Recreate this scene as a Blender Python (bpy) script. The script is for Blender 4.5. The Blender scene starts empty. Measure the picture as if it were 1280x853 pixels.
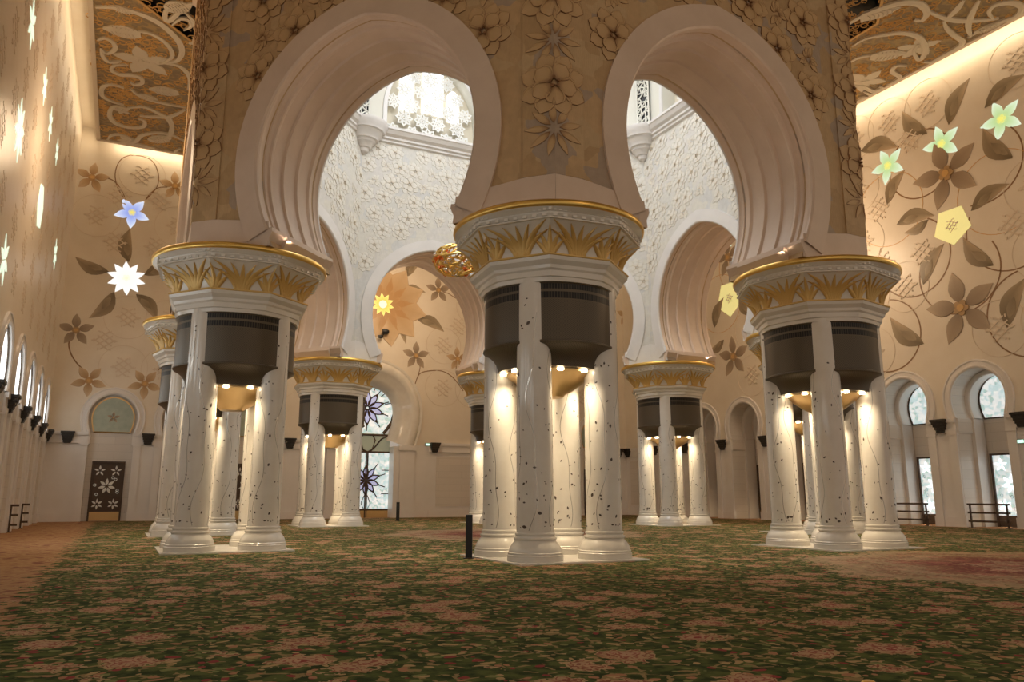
import bpy, math, random
from math import sin, cos, tan, pi, radians, hypot, atan2, sqrt
from mathutils import Matrix, Vector
random.seed(7)
SC = bpy.context.scene
COL = SC.collection

# ------------------------------------------------------------------ camera, world, exposure
F_PX, PITCH, YAW, CAM_H = 974.32, radians(11.254), radians(26.288), 1.35
CX, CY = 0.112, 29.40
CAM = Vector((-(cos(YAW) * CX + sin(YAW) * CY), -(-sin(YAW) * CX + cos(YAW) * CY), CAM_H))
cd = bpy.data.cameras.new('camera')
cd.sensor_width = 36.0
cd.lens = 36.0 * F_PX / 1280.0
cd.clip_end = 300
cam = bpy.data.objects.new('camera', cd)
COL.objects.link(cam)
cam.location = CAM
cam.rotation_euler = (pi / 2 + PITCH, 0, -YAW)
SC.camera = cam

world = bpy.data.worlds.new('world')
SC.world = world
world.use_nodes = True
world.node_tree.nodes['Background'].inputs[0].default_value = (1.0, 0.84, 0.68, 1)
world.node_tree.nodes['Background'].inputs[1].default_value = 0.38
SC.view_settings.view_transform = 'Standard'
SC.view_settings.look = 'None'
SC.view_settings.gamma = 1
SC.view_settings.exposure = 0.10
try:
    SC.cycles.use_denoising = True
    SC.cycles.max_bounces = 6
    SC.cycles.diffuse_bounces = 4
    SC.cycles.glossy_bounces = 3
    SC.cycles.sample_clamp_indirect = 4.0
except Exception:
    pass

def lamp(name, kind, loc, energy, color, size=0.3, size_y=None, direction=None, spot=None, blend=0.6):
    l = bpy.data.lights.new(name, kind)
    l.energy = energy
    l.color = color
    if kind == 'AREA':
        l.shape = 'RECTANGLE' if size_y else 'DISK'
        l.size = size
        if size_y:
            l.size_y = size_y
    elif kind == 'SPOT':
        l.spot_size = spot
        l.spot_blend = blend
        l.shadow_soft_size = size
    else:
        l.shadow_soft_size = size
    o = bpy.data.objects.new(name, l)
    COL.objects.link(o)
    o.location = loc
    if direction is not None:
        o.rotation_euler = Vector(direction).to_track_quat('-Z', 'Y').to_euler()
    return o

# unseen area disc added under the dome, standing in for its windows' daylight
lamp('dome_daylight_fill', 'AREA', (0, 0, 26.2), 1600, (0.95, 0.97, 1.0), 11, direction=(0, 0, -1))
# warm cove lighting above the ceiling's edges
WARM = (1.0, 0.70, 0.38)
UL, UR, VB, ZC, ZI = 16.9, 20.5, 22.5, 21.5, 4.8
def strip_light(name, loc, energy, color, length, width, direction, along):
    o = lamp(name, 'AREA', loc, energy, color, length, width)
    zz = -Vector(direction).normalized()
    xx = Vector(along)
    yy = zz.cross(xx).normalized()
    o.rotation_euler = Matrix((xx, yy, zz)).transposed().to_euler()
    return o
WARM2 = (1.0, 0.78, 0.50)
strip_light('cove_light_left', (-UL + 0.80, -2, ZC + 0.3), 330, WARM2, 48, 0.08, (-1, 0, -0.35), (0, 1, 0))
strip_light('cove_light_back', (1.8, VB - 0.80, ZC + 0.3), 330, WARM2, 34, 0.08, (0, 1, -0.5), (1, 0, 0))
strip_light('cove_light_right', (UR - 0.80, -2, ZC + 0.3), 480, WARM2, 48, 0.08, (1, 0, -0.6), (0, 1, 0))
# unseen point lamps added behind the camera and in the aisles as warm fill
lamp('hall_fill_left_aisle', 'POINT', (-14.4, 5, 14), 420, (1.0, 0.74, 0.48), 1.2)
lamp('hall_fill_back_aisle', 'POINT', (1, 17.5, 14), 800, (1.0, 0.74, 0.48), 1.2)
lamp('hall_fill_right_aisle', 'POINT', (16.5, 2, 14), 800, (1.0, 0.74, 0.48), 1.2)
lamp('hall_fill_front', 'POINT', (-2, -26, 15), 380, (1.0, 0.60, 0.32), 1.5)
lamp('hall_fill_corner', 'POINT', (15, -14, 12), 500, (1.0, 0.76, 0.5), 1.5)

# ------------------------------------------------------------------ camera ray helper: places a measured point on its wall or ceiling
def ray(px, py):
    d = Vector(((px - 640) / F_PX, 1, -(py - 426.5) / F_PX))
    c, s = cos(PITCH), sin(PITCH)
    w = Vector((d.x, c * d.y - s * d.z, s * d.y + c * d.z))
    c, s = cos(YAW), sin(YAW)
    return Vector((c * w.x + s * w.y, -s * w.x + c * w.y, w.z))

def hit(px, py, ax, val):
    d = ray(px, py)
    t = (val - CAM[ax]) / d[ax]
    return CAM + d * t

# ------------------------------------------------------------------ materials
def N(nt, typ, **kw):
    n = nt.nodes.new(typ)
    for k, v in kw.items():
        if k.startswith('i_'):
            key = k[2:]
            key = int(key) if key.isdigit() else key.replace('_', ' ')
            n.inputs[key].default_value = v
        else:
            setattr(n, k, v)
    return n

def new_mat(name, col, rough=0.5, metal=0.0, spec=0.5):
    m = bpy.data.materials.new(name)
    m.use_nodes = True
    b = m.node_tree.nodes['Principled BSDF']
    b.inputs['Base Color'].default_value = (*col, 1)
    b.inputs['Roughness'].default_value = rough
    b.inputs['Metallic'].default_value = metal
    b.inputs['Specular IOR Level'].default_value = spec
    return m

def ramp(nt, stops, interp='LINEAR'):
    r = nt.nodes.new('ShaderNodeValToRGB')
    r.color_ramp.interpolation = interp
    e = r.color_ramp.elements
    while len(e) < len(stops):
        e.new(0.5)
    for el, (p, c) in zip(e, stops):
        el.position = p
        el.color = (*c, 1)
    return r

def marble(name, c1, c2, scale=1.2, rough=0.3, bump=0.0, blocks=None, joint=(0.5, 0.45, 0.4)):
    m = new_mat(name, c1, rough)
    nt = m.node_tree
    b = nt.nodes['Principled BSDF']
    tc = N(nt, 'ShaderNodeTexCoord')
    no = N(nt, 'ShaderNodeTexNoise', i_Scale=scale, i_Detail=6.0, i_Roughness=0.6)
    nt.links.new(tc.outputs['Object'], no.inputs['Vector'])
    r = ramp(nt, [(0.35, c1), (0.7, c2)])
    nt.links.new(no.outputs['Fac'], r.inputs['Fac'])
    nt.links.new(r.outputs['Color'], b.inputs['Base Color'])
    if bump:
        n2 = N(nt, 'ShaderNodeTexNoise', i_Scale=scale * 9, i_Detail=5.0)
        nt.links.new(tc.outputs['Object'], n2.inputs['Vector'])
        bp = N(nt, 'ShaderNodeBump', i_Strength=bump, i_Distance=0.02)
        nt.links.new(n2.outputs['Fac'], bp.inputs['Height'])
        nt.links.new(bp.outputs['Normal'], b.inputs['Normal'])
    return m

def patchwork(name, cols, scale=0.9, rough=0.55, bump=0.35):
    """stone inlay: cells of differing stone with engraved hatching"""
    m = new_mat(name, cols[0], rough)
    nt = m.node_tree
    b = nt.nodes['Principled BSDF']
    tc = N(nt, 'ShaderNodeTexCoord')
    v = N(nt, 'ShaderNodeTexVoronoi', i_Scale=scale)
    v.distance = 'MANHATTAN'
    nt.links.new(tc.outputs['Object'], v.inputs['Vector'])
    sep = N(nt, 'ShaderNodeSeparateColor')
    nt.links.new(v.outputs['Color'], sep.inputs['Color'])
    stops = [(i / len(cols), c) for i, c in enumerate(cols)]
    r = ramp(nt, stops, 'CONSTANT')
    nt.links.new(sep.outputs['Red'], r.inputs['Fac'])
    no = N(nt, 'ShaderNodeTexNoise', i_Scale=5.0, i_Detail=6.0)
    nt.links.new(tc.outputs['Object'], no.inputs['Vector'])
    r2 = ramp(nt, [(0.3, (0.86, 0.86, 0.86)), (0.75, (1, 1, 1))])
    nt.links.new(no.outputs['Fac'], r2.inputs['Fac'])
    mx = N(nt, 'ShaderNodeMix', data_type='RGBA', blend_type='MULTIPLY')
    mx.inputs['Factor'].default_value = 1
    nt.links.new(r.outputs['Color'], mx.inputs['A'])
    nt.links.new(r2.outputs['Color'], mx.inputs['B'])
    nt.links.new(mx.outputs['Result'], b.inputs['Base Color'])
    wv = N(nt, 'ShaderNodeTexWave', i_Scale=6.0, i_Distortion=9.0, i_Detail=2.0)
    wv.inputs['Detail Scale'].default_value = 0.6
    nt.links.new(tc.outputs['Object'], wv.inputs['Vector'])
    bp = N(nt, 'ShaderNodeBump', i_Strength=bump * 0.5, i_Distance=0.01)
    nt.links.new(wv.outputs['Fac'], bp.inputs['Height'])
    nt.links.new(bp.outputs['Normal'], b.inputs['Normal'])
    return m

def emit(name, col, strength):
    m = new_mat(name, col, 0.6)
    b = m.node_tree.nodes['Principled BSDF']
    b.inputs['Emission Color'].default_value = (*col, 1)
    b.inputs['Emission Strength'].default_value = strength
    return m

def tone_mat(name, c_in, c_out, rough=0.4, glow=0.0, mid=None):
    """colour runs from the flower's heart to the petal's tip (vertex attribute 'tone')"""
    m = new_mat(name, c_in, rough)
    nt = m.node_tree
    b = nt.nodes['Principled BSDF']
    at = N(nt, 'ShaderNodeAttribute', attribute_name='tone')
    st = [(0.0, c_in), (1.0, c_out)] if mid is None else [(0.0, c_in), (mid[0], mid[1]), (1.0, c_out)]
    r = ramp(nt, st)
    nt.links.new(at.outputs['Fac'], r.inputs['Fac'])
    if glow:
        b.inputs['Base Color'].default_value = (0.12, 0.12, 0.12, 1)
    else:
        nt.links.new(r.outputs['Color'], b.inputs['Base Color'])
    if glow:
        nt.links.new(r.outputs['Color'], b.inputs['Emission Color'])
        b.inputs['Emission Strength'].default_value = glow
    return m

M = {}
M['white'] = marble('white_marble', (0.80, 0.76, 0.69), (0.74, 0.69, 0.62), 1.5, 0.22)
M['shaft'] = marble('polished_white_marble', (0.82, 0.78, 0.72), (0.76, 0.71, 0.64), 2.0, 0.10)
M['band'] = marble('arch_band_marble', (0.74, 0.60, 0.49), (0.67, 0.53, 0.42), 1.0, 0.45)
M['band_in'] = marble('inner_arch_marble', (0.80, 0.78, 0.77), (0.74, 0.72, 0.71), 1.0, 0.4)
M['stone_out'] = patchwork('warm_shade_carved_stone', [(0.56, 0.38, 0.20), (0.60, 0.41, 0.22), (0.45, 0.35, 0.26), (0.57, 0.39, 0.21), (0.60, 0.43, 0.24), (0.52, 0.35, 0.18)], 1.5, 0.6)  # pale marble tinted tan: the hall's dim warm light put into the colour
M['petal_out'] = tone_mat('warm_shade_carved_petal', (0.24, 0.12, 0.05), (0.61, 0.42, 0.23), 0.55, mid=(0.3, (0.54, 0.36, 0.18)))  # same warm tint; lowest tones add painted crevice shade to brown inlay lines
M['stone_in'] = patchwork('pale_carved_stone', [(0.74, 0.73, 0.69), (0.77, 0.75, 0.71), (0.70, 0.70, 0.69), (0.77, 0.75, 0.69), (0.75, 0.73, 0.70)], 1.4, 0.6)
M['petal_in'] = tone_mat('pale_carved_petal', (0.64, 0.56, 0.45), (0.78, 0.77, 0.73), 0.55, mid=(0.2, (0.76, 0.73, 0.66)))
M['gold'] = new_mat('gilding', (0.83, 0.56, 0.16), 0.32, 0.85)
M['gold_leaf'] = new_mat('gold_leaf', (0.68, 0.45, 0.15), 0.42, 0.3)
M['brass'] = new_mat('brass', (0.75, 0.52, 0.25), 0.3, 0.9)
M['dark'] = new_mat('dark_bronze', (0.035, 0.028, 0.022), 0.45, 0.3)
M['wood'] = new_mat('dark_wood', (0.085, 0.05, 0.03), 0.4)
M['black'] = new_mat('black_metal', (0.012, 0.012, 0.014), 0.4)
M['wall'] = marble('cream_wall_marble', (0.84, 0.76, 0.65), (0.79, 0.70, 0.58), 0.8, 0.33)
M['relief'] = marble('shaded_relief_marble', (0.77, 0.66, 0.54), (0.72, 0.61, 0.48), 0.8, 0.45)  # darker than the wall: brownish relief shading put into the colour
M['lower'] = marble('daylit_white_marble', (0.84, 0.80, 0.78), (0.79, 0.75, 0.72), 0.8, 0.3)
M['panel'] = marble('panel_marble', (0.74, 0.67, 0.60), (0.68, 0.61, 0.54), 1.2, 0.35)
M['line'] = new_mat('brown_stem_inlay', (0.30, 0.17, 0.08), 0.4)
M['petal_brown'] = tone_mat('brown_flower_inlay', (0.66, 0.40, 0.15), (0.52, 0.41, 0.30), 0.4, mid=(0.22, (0.27, 0.20, 0.14)))
M['petal_tan'] = tone_mat('tan_flower_inlay', (0.70, 0.42, 0.16), (0.74, 0.57, 0.38), 0.4, mid=(0.22, (0.42, 0.25, 0.11)))
M['petal_tan2'] = tone_mat('tan_layered_petal_inlay', (0.40, 0.22, 0.09), (0.68, 0.47, 0.26), 0.4, mid=(0.55, (0.46, 0.27, 0.12)))
M['leaf_brown'] = tone_mat('olive_leaf_inlay', (0.17, 0.13, 0.08), (0.62, 0.46, 0.31), 0.4, mid=(0.5, (0.38, 0.30, 0.20)))
M['glow_white'] = tone_mat('backlit_white_onyx', (1.0, 0.86, 0.62), (1, 1, 0.98), 0.4, 1.0, mid=(0.25, (1, 0.95, 0.85)))
M['glow_blue'] = tone_mat('backlit_blue_glass', (0.95, 0.78, 0.12), (0.90, 0.95, 1), 0.4, 0.9, mid=(0.33, (0.28, 0.38, 0.85)))
M['glow_yellow'] = tone_mat('backlit_yellow_glass', (1.0, 0.75, 0.12), (1, 0.92, 0.25), 0.4, 1.0, mid=(0.4, (1, 0.55, 0.03)))
M['glow_green'] = tone_mat('backlit_green_glass', (0.95, 0.85, 0.15), (0.86, 0.96, 0.78), 0.4, 0.9, mid=(0.36, (0.50, 0.70, 0.30)))
M['glow_pane'] = emit('backlit_yellow_onyx', (0.80, 0.74, 0.30), 0.55)
M['lamp'] = emit('lamp_glass', (1.0, 0.82, 0.55), 14)
M['window'] = emit('bright_window_glass', (0.90, 0.96, 0.96), 2.4)
M['sky_pane'] = emit('daylit_pane', (0.97, 0.98, 1.0), 1.2)
M['sign'] = emit('sign_face', (0.55, 0.95, 0.75), 1.2)
M['star'] = emit('backlit_pale_green_glass', (0.70, 0.88, 0.70), 0.9)
M['glass_green'] = marble('green_lunette_glass', (0.40, 0.47, 0.40), (0.50, 0.56, 0.48), 3, 0.15)
M['lattice'] = new_mat('white_lattice', (0.88, 0.88, 0.85), 0.5)
M['lattice_back'] = new_mat('beige_lattice_panel', (0.74, 0.68, 0.55), 0.6)
M['drum'] = marble('dome_plaster', (0.78, 0.77, 0.70), (0.76, 0.74, 0.66), 0.5, 0.6)
M['inlay'] = new_mat('dark_leaf_inlay', (0.10, 0.075, 0.06), 0.2)
M['vine'] = new_mat('silver_vine_inlay', (0.72, 0.67, 0.60), 0.12, 0.5)
M['swirl'] = new_mat('pale_ceiling_scroll', (0.66, 0.58, 0.46), 0.6)
M['swirl_gold'] = new_mat('gilt_ceiling_scroll', (0.62, 0.38, 0.14), 0.5, 0.2)
M['crystal'] = new_mat('coloured_crystal', (0.90, 0.22, 0.04), 0.08, 0.3)
M['crystal2'] = new_mat('clear_crystal', (0.92, 0.90, 0.86), 0.05, 0.7)

def ceiling_mat():
    m = new_mat('gilded_ceiling', (0.3, 0.18, 0.07), 0.55)
    nt = m.node_tree
    b = nt.nodes['Principled BSDF']
    tc = N(nt, 'ShaderNodeTexCoord')
    wv = N(nt, 'ShaderNodeTexWave', i_Scale=0.9, i_Distortion=14.0, i_Detail=3.0)
    wv.wave_type = 'RINGS'
    wv.inputs['Detail Scale'].default_value = 1.4
    nt.links.new(tc.outputs['Object'], wv.inputs['Vector'])
    r = ramp(nt, [(0.3, (0.27, 0.20, 0.12)), (0.75, (0.34, 0.25, 0.13)), (1.0, (0.40, 0.28, 0.13))])
    nt.links.new(wv.outputs['Fac'], r.inputs['Fac'])
    nt.links.new(r.outputs['Color'], b.inputs['Base Color'])
    bp = N(nt, 'ShaderNodeBump', i_Strength=0.4, i_Distance=0.05)
    nt.links.new(wv.outputs['Fac'], bp.inputs['Height'])
    nt.links.new(bp.outputs['Normal'], b.inputs['Normal'])
    return m
M['ceiling'] = ceiling_mat()

def grille_mat():
    """fine perforated bronze with two rows of dark slots; UV.x = arc length, UV.y = height"""
    m = new_mat('perforated_bronze', (0.13, 0.105, 0.075), 0.42, 0.35)
    nt = m.node_tree
    b = nt.nodes['Principled BSDF']
    uv = N(nt, 'ShaderNodeUVMap')
    sep = N(nt, 'ShaderNodeSeparateXYZ')
    nt.links.new(uv.outputs['UV'], sep.inputs['Vector'])
    def math(op, a, bb=None):
        n = N(nt, 'ShaderNodeMath', operation=op)
        for i, x in enumerate((a, bb)):
            if x is None:
                continue
            if isinstance(x, (int, float)):
                n.inputs[i].default_value = x
            else:
                nt.links.new(x, n.inputs[i])
        return n.outputs[0]
    sx = math('SINE', math('MULTIPLY', sep.outputs['X'], 2 * pi / 0.062))
    slotx = math('GREATER_THAN', sx, -0.55)
    def rng(lo, hi):
        return math('MULTIPLY', math('GREATER_THAN', sep.outputs['Y'], lo), math('LESS_THAN', sep.outputs['Y'], hi))
    rows = math('MAXIMUM', rng(0.955, 1.10), rng(1.16, 1.28))
    slot = math('MULTIPLY', rows, slotx)
    sy = math('SINE', math('MULTIPLY', sep.outputs['Y'], 2 * pi / 0.045))
    dots = math('GREATER_THAN', math('MULTIPLY', sx, sy), 0.25)
    low = math('LESS_THAN', sep.outputs['Y'], 0.93)
    dots = math('MULTIPLY', dots, low)
    fac = math('MAXIMUM', math('MAXIMUM', slot, math('MULTIPLY', rows, 0.55)), math('MULTIPLY', dots, 0.4))
    mx = N(nt, 'ShaderNodeMix', data_type='RGBA')
    nt.links.new(fac, mx.inputs['Factor'])
    mx.inputs['A'].default_value = (0.125, 0.098, 0.066, 1)
    mx.inputs['B'].default_value = (0.008, 0.007, 0.006, 1)
    nt.links.new(mx.outputs['Result'], b.inputs['Base Color'])
    return m
M['grille'] = grille_mat()

def carpet_mat():
    m = new_mat('floral_carpet', (0.1, 0.12, 0.05), 0.95, 0, 0.1)
    nt = m.node_tree
    b = nt.nodes['Principled BSDF']
    L = nt.links.new
    tc = N(nt, 'ShaderNodeTexCoord')
    sep = N(nt, 'ShaderNodeSeparateXYZ')
    L(tc.outputs['Object'], sep.inputs['Vector'])
    def math(op, a, bb=None, cc=None):
        n = N(nt, 'ShaderNodeMath', operation=op)
        for i, x in enumerate((a, bb, cc)):
            if x is None:
                continue
            if isinstance(x, (int, float)):
                n.inputs[i].default_value = x
            else:
                L(x, n.inputs[i])
        return n.outputs[0]
    def mix(fac, a, bb):
        n = N(nt, 'ShaderNodeMix', data_type='RGBA')
        if isinstance(fac, (int, float)):
            n.inputs['Factor'].default_value = fac
        else:
            L(fac, n.inputs['Factor'])
        for k, x in (('A', a), ('B', bb)):
            if isinstance(x, tuple):
                n.inputs[k].default_value = (*x, 1)
            else:
                L(x, n.inputs[k])
        return n.outputs['Result']
    # warp
    nz = N(nt, 'ShaderNodeTexNoise', i_Scale=2.2, i_Detail=3.0)
    L(tc.outputs['Object'], nz.inputs['Vector'])
    vm = N(nt, 'ShaderNodeVectorMath', operation='MULTIPLY_ADD')
    L(nz.outputs['Color'], vm.inputs[0])
    vm.inputs[1].default_value = (0.35, 0.35, 0)
    L(tc.outputs['Object'], vm.inputs[2])
    # green ground of two tones
    n1 = N(nt, 'ShaderNodeTexNoise', i_Scale=6.0, i_Detail=4.0)
    L(tc.outputs['Object'], n1.inputs['Vector'])
    g = ramp(nt, [(0.40, (0.028, 0.044, 0.013)), (0.60, (0.095, 0.120, 0.034))])
    L(n1.outputs['Fac'], g.inputs['Fac'])
    # scrolls
    v2 = N(nt, 'ShaderNodeTexVoronoi', i_Scale=3.4)
    v2.feature = 'DISTANCE_TO_EDGE'
    L(vm.outputs[0], v2.inputs['Vector'])
    vine = math('LESS_THAN', v2.outputs['Distance'], 0.05)
    nb2 = N(nt, 'ShaderNodeTexNoise', i_Scale=5.5, i_Detail=2.0)
    L(tc.outputs['Object'], nb2.inputs['Vector'])
    vine = math('MULTIPLY', vine, math('GREATER_THAN', nb2.outputs['Fac'], 0.50))
    c = mix(math('MULTIPLY', vine, 0.8), g.outputs['Color'], (0.34, 0.24, 0.11))
    # small leaves and buds
    v3 = N(nt, 'ShaderNodeTexVoronoi', i_Scale=9.0)
    L(vm.outputs[0], v3.inputs['Vector'])
    sc3 = N(nt, 'ShaderNodeSeparateColor')
    L(v3.outputs['Color'], sc3.inputs['Color'])
    bud = math('MULTIPLY', math('LESS_THAN', v3.outputs['Distance'], 0.40), math('GREATER_THAN', sc3.outputs['Red'], 0.42))
    bc = ramp(nt, [(0.0, (0.40, 0.20, 0.11)), (0.3, (0.20, 0.22, 0.08)), (0.55, (0.44, 0.31, 0.15)), (0.80, (0.28, 0.05, 0.05))], 'CONSTANT')
    L(sc3.outputs['Green'], bc.inputs['Fac'])
    c = mix(bud, c, bc.outputs['Color'])
    # big pink palmettes with lobed edge
    v1 = N(nt, 'ShaderNodeTexVoronoi', i_Scale=1.45)
    v1.inputs['Randomness'].default_value = 0.85
    L(vm.outputs[0], v1.inputs['Vector'])
    nl = N(nt, 'ShaderNodeTexNoise', i_Scale=9.0, i_Detail=2.0)
    L(tc.outputs['Object'], nl.inputs['Vector'])
    d = math('ADD', v1.outputs['Distance'], math('MULTIPLY', math('SUBTRACT', nl.outputs['Fac'], 0.5), 0.55))
    fl = ramp(nt, [(0.0, (0.30, 0.05, 0.05)), (0.07, (0.54, 0.33, 0.22)), (0.14, (0.34, 0.11, 0.08)), (0.19, (0.52, 0.33, 0.20)), (0.27, (0.28, 0.09, 0.06)), (0.31, (0.50, 0.34, 0.19))], 'CONSTANT')
    L(d, fl.inputs['Fac'])
    c = mix(math('MULTIPLY', math('LESS_THAN', d, 0.36), 0.85), c, fl.outputs['Color'])
    # medallions
    def medal(x, y, rad, c):
        dx = math('SUBTRACT', sep.outputs['X'], x)
        dy = math('SUBTRACT', sep.outputs['Y'], y)
        r = math('SQRT', math('ADD', math('MULTIPLY', dx, dx), math('MULTIPLY', dy, dy)))
        an = math('ARCTAN2', dy, dx)
        r = math('ADD', r, math('MULTIPLY', math('SINE', math('MULTIPLY', an, 8)), 0.06 * rad))
        r = math('ADD', r, math('MULTIPLY', math('SUBTRACT', nl.outputs['Fac'], 0.5), 2.2))
        rr = math('DIVIDE', r, rad)
        f = ramp(nt, [(0.0, (0.36, 0.13, 0.12)), (0.22, (0.50, 0.30, 0.22)), (0.32, (0.28, 0.06, 0.07)), (0.5, (0.34, 0.13, 0.10)), (0.62, (0.50, 0.33, 0.22)), (0.74, (0.36, 0.17, 0.12)), (0.82, (0.50, 0.34, 0.22))], 'CONSTANT')
        L(rr, f.inputs['Fac'])
        cc = mix(math('MULTIPLY', math('LESS_THAN', rr, 1.0), 0.62), c, f.outputs['Color'])
        return cc
    c = medal(0.0, 0.0, 4.6, c)
    c = medal(3.2, -17.2, 4.6, c)
    # tan border along the walls
    def tan_border():
        n5 = N(nt, 'ShaderNodeTexNoise', i_Scale=3.0, i_Detail=6.0)
        L(tc.outputs['Object'], n5.inputs['Vector'])
        r5 = ramp(nt, [(0.35, (0.33, 0.17, 0.085)), (0.52, (0.44, 0.26, 0.13)), (0.62, (0.24, 0.095, 0.06))])
        L(n5.outputs['Fac'], r5.inputs['Fac'])
        return r5.outputs['Color']
    nb = N(nt, 'ShaderNodeTexNoise', i_Scale=4.0, i_Detail=3.0)
    L(tc.outputs['Object'], nb.inputs['Vector'])
    wob = math('MULTIPLY', math('SUBTRACT', nb.outputs['Fac'], 0.5), 1.6)
    e1 = math('LESS_THAN', math('ADD', sep.outputs['X'], wob), -14.2)
    e2 = math('GREATER_THAN', sep.outputs['Y'], VB - 0.5)
    e3 = math('GREATER_THAN', sep.outputs['X'], UR - 0.55)
    e = math('MAXIMUM', e1, math('MAXIMUM', e2, e3))
    c = mix(e, c, tan_border())
    L(c, b.inputs['Base Color'])
    n9 = N(nt, 'ShaderNodeTexNoise', i_Scale=60.0, i_Detail=3.0)
    L(tc.outputs['Object'], n9.inputs['Vector'])
    bp = N(nt, 'ShaderNodeBump', i_Strength=0.5, i_Distance=0.01)
    L(n9.outputs['Fac'], bp.inputs['Height'])
    L(bp.outputs['Normal'], b.inputs['Normal'])
    return m
M['carpet'] = carpet_mat()

def coursed(name, base, bw=1.6, bh=0.42, axis='X'):
    """polished marble in courses with hairline joints"""
    m = new_mat(name, base, 0.28)
    nt = m.node_tree
    b = nt.nodes['Principled BSDF']
    tc = N(nt, 'ShaderNodeTexCoord')
    sep = N(nt, 'ShaderNodeSeparateXYZ')
    nt.links.new(tc.outputs['Object'], sep.inputs['Vector'])
    cb = N(nt, 'ShaderNodeCombineXYZ')
    nt.links.new(sep.outputs[axis], cb.inputs['X'])
    nt.links.new(sep.outputs['Z'], cb.inputs['Y'])
    br = N(nt, 'ShaderNodeTexBrick', i_Scale=1.0)
    br.inputs['Brick Width'].default_value = bw
    br.inputs['Row Height'].default_value = bh
    br.inputs['Mortar Size'].default_value = 0.006
    br.inputs['Color1'].default_value = (*base, 1)
    br.inputs['Color2'].default_value = (*[x * 0.93 for x in base], 1)
    br.inputs['Mortar'].default_value = (*[x * 0.75 for x in base], 1)
    nt.links.new(cb.outputs['Vector'], br.inputs['Vector'])
    nt.links.new(br.outputs['Color'], b.inputs['Base Color'])
    return m
M['course_x'] = coursed('coursed_marble_back', (0.78, 0.72, 0.66), axis='X')
M['course_y'] = coursed('coursed_marble_side', (0.78, 0.72, 0.66), axis='Y')

# ------------------------------------------------------------------ mesh helpers
class MB:
    def __init__(s):
        s.v, s.f, s.t, s.uv = [], [], [], {}
    def quadgrid(s, rows, closed=False, tones=None):
        n = len(rows[0])
        b = len(s.v)
        for i, r in enumerate(rows):
            for j, p in enumerate(r):
                s.v.append(tuple(p))
                s.t.append(tones[i][j] if tones else 0.0)
        for i in range(len(rows) - 1):
            for j in range(n if closed else n - 1):
                k = (j + 1) % n
                s.f.append((b + i * n + j, b + i * n + k, b + (i + 1) * n + k, b + (i + 1) * n + j))
        return b
    def poly(s, pts, tone=0.0):
        b = len(s.v)
        s.v += [tuple(p) for p in pts]
        s.t += [tone] * len(pts)
        s.f.append(tuple(range(b, b + len(pts))))
    def box(s, c, h, rz=0.0):
        cx, cy, cz = c
        b = len(s.v)
        ca, sa = cos(rz), sin(rz)
        for z in (-1, 1):
            for x, y in ((-1, -1), (1, -1), (1, 1), (-1, 1)):
                X, Y = x * h[0], y * h[1]
                s.v.append((cx + X * ca - Y * sa, cy + X * sa + Y * ca, cz + z * h[2]))
                s.t.append(0.0)
        for q in ((0, 3, 2, 1), (4, 5, 6, 7), (0, 1, 5, 4), (1, 2, 6, 5), (2, 3, 7, 6), (3, 0, 4, 7)):
            s.f.append(tuple(b + i for i in q))
    def prism(s, pts, d0, d1):
        """polygon in XY extruded d0..d1 in z"""
        n = len(pts)
        b = len(s.v)
        for d in (d0, d1):
            s.v += [(x, y, d) for x, y in pts]
            s.t += [0.0] * n
        s.f.append(tuple(b + n + i for i in range(n)))
        s.f.append(tuple(b + i for i in reversed(range(n))))
        for i in range(n):
            j = (i + 1) % n
            s.f.append((b + i, b + j, b + n + j, b + n + i))
    def lathe(s, prof, n=32, a0=0.0, a1=2 * pi, shape=None, c=(0, 0, 0)):
        full = abs(a1 - a0 - 2 * pi) < 1e-6
        m = n if full else n + 1
        rows = []
        for r, z in prof:
            row = []
            for i in range(m):
                a = a0 + (a1 - a0) * i / n
                rr = r * (shape(a, z) if shape else 1)
                row.append((c[0] + rr * cos(a), c[1] + rr * sin(a), c[2] + z))
            rows.append(row)
        s.quadgrid(rows, closed=full)
    def tube(s, pts, r, n=6, closed=False):
        P = [Vector(p) for p in pts]
        rows = []
        for i, p in enumerate(P):
            a = P[i - 1] if i or closed else P[0]
            b = P[(i + 1) % len(P)] if i < len(P) - 1 or closed else P[-1]
            t = (b - a)
            t = t.normalized() if t.length > 1e-9 else Vector((0, 0, 1))
            up = Vector((0, 0, 1)) if abs(t.z) < 0.9 else Vector((1, 0, 0))
            x = t.cross(up).normalized()
            y = t.cross(x)
            rr = r[i] if isinstance(r, (list, tuple)) else r
            rows.append([p + x * rr * cos(2 * pi * k / n) + y * rr * sin(2 * pi * k / n) for k in range(n)])
        if closed:
            rows.append(rows[0])
        s.quadgrid(rows, closed=True)
    def add(s, o, mtx=None):
        b = len(s.v)
        s.v += [tuple(mtx @ Vector(p)) for p in o.v] if mtx else o.v
        s.t += o.t
        s.f += [tuple(b + i for i in q) for q in o.f]
    def mesh(s, name, mat, smooth=False):
        me = bpy.data.meshes.new(name)
        me.from_pydata(s.v, [], s.f)
        me.update()
        if isinstance(mat, str):
            mat = M[mat]
        me.materials.append(mat)
        if any(s.t):
            at = me.attributes.new('tone', 'FLOAT', 'POINT')
            at.data.foreach_set('value', s.t)
        if smooth:
            me.polygons.foreach_set('use_smooth', [True] * len(me.polygons))
            try:
                me.set_sharp_from_angle(angle=radians(smooth if smooth > 1 else 35))
            except Exception:
                pass
        return me

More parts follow.
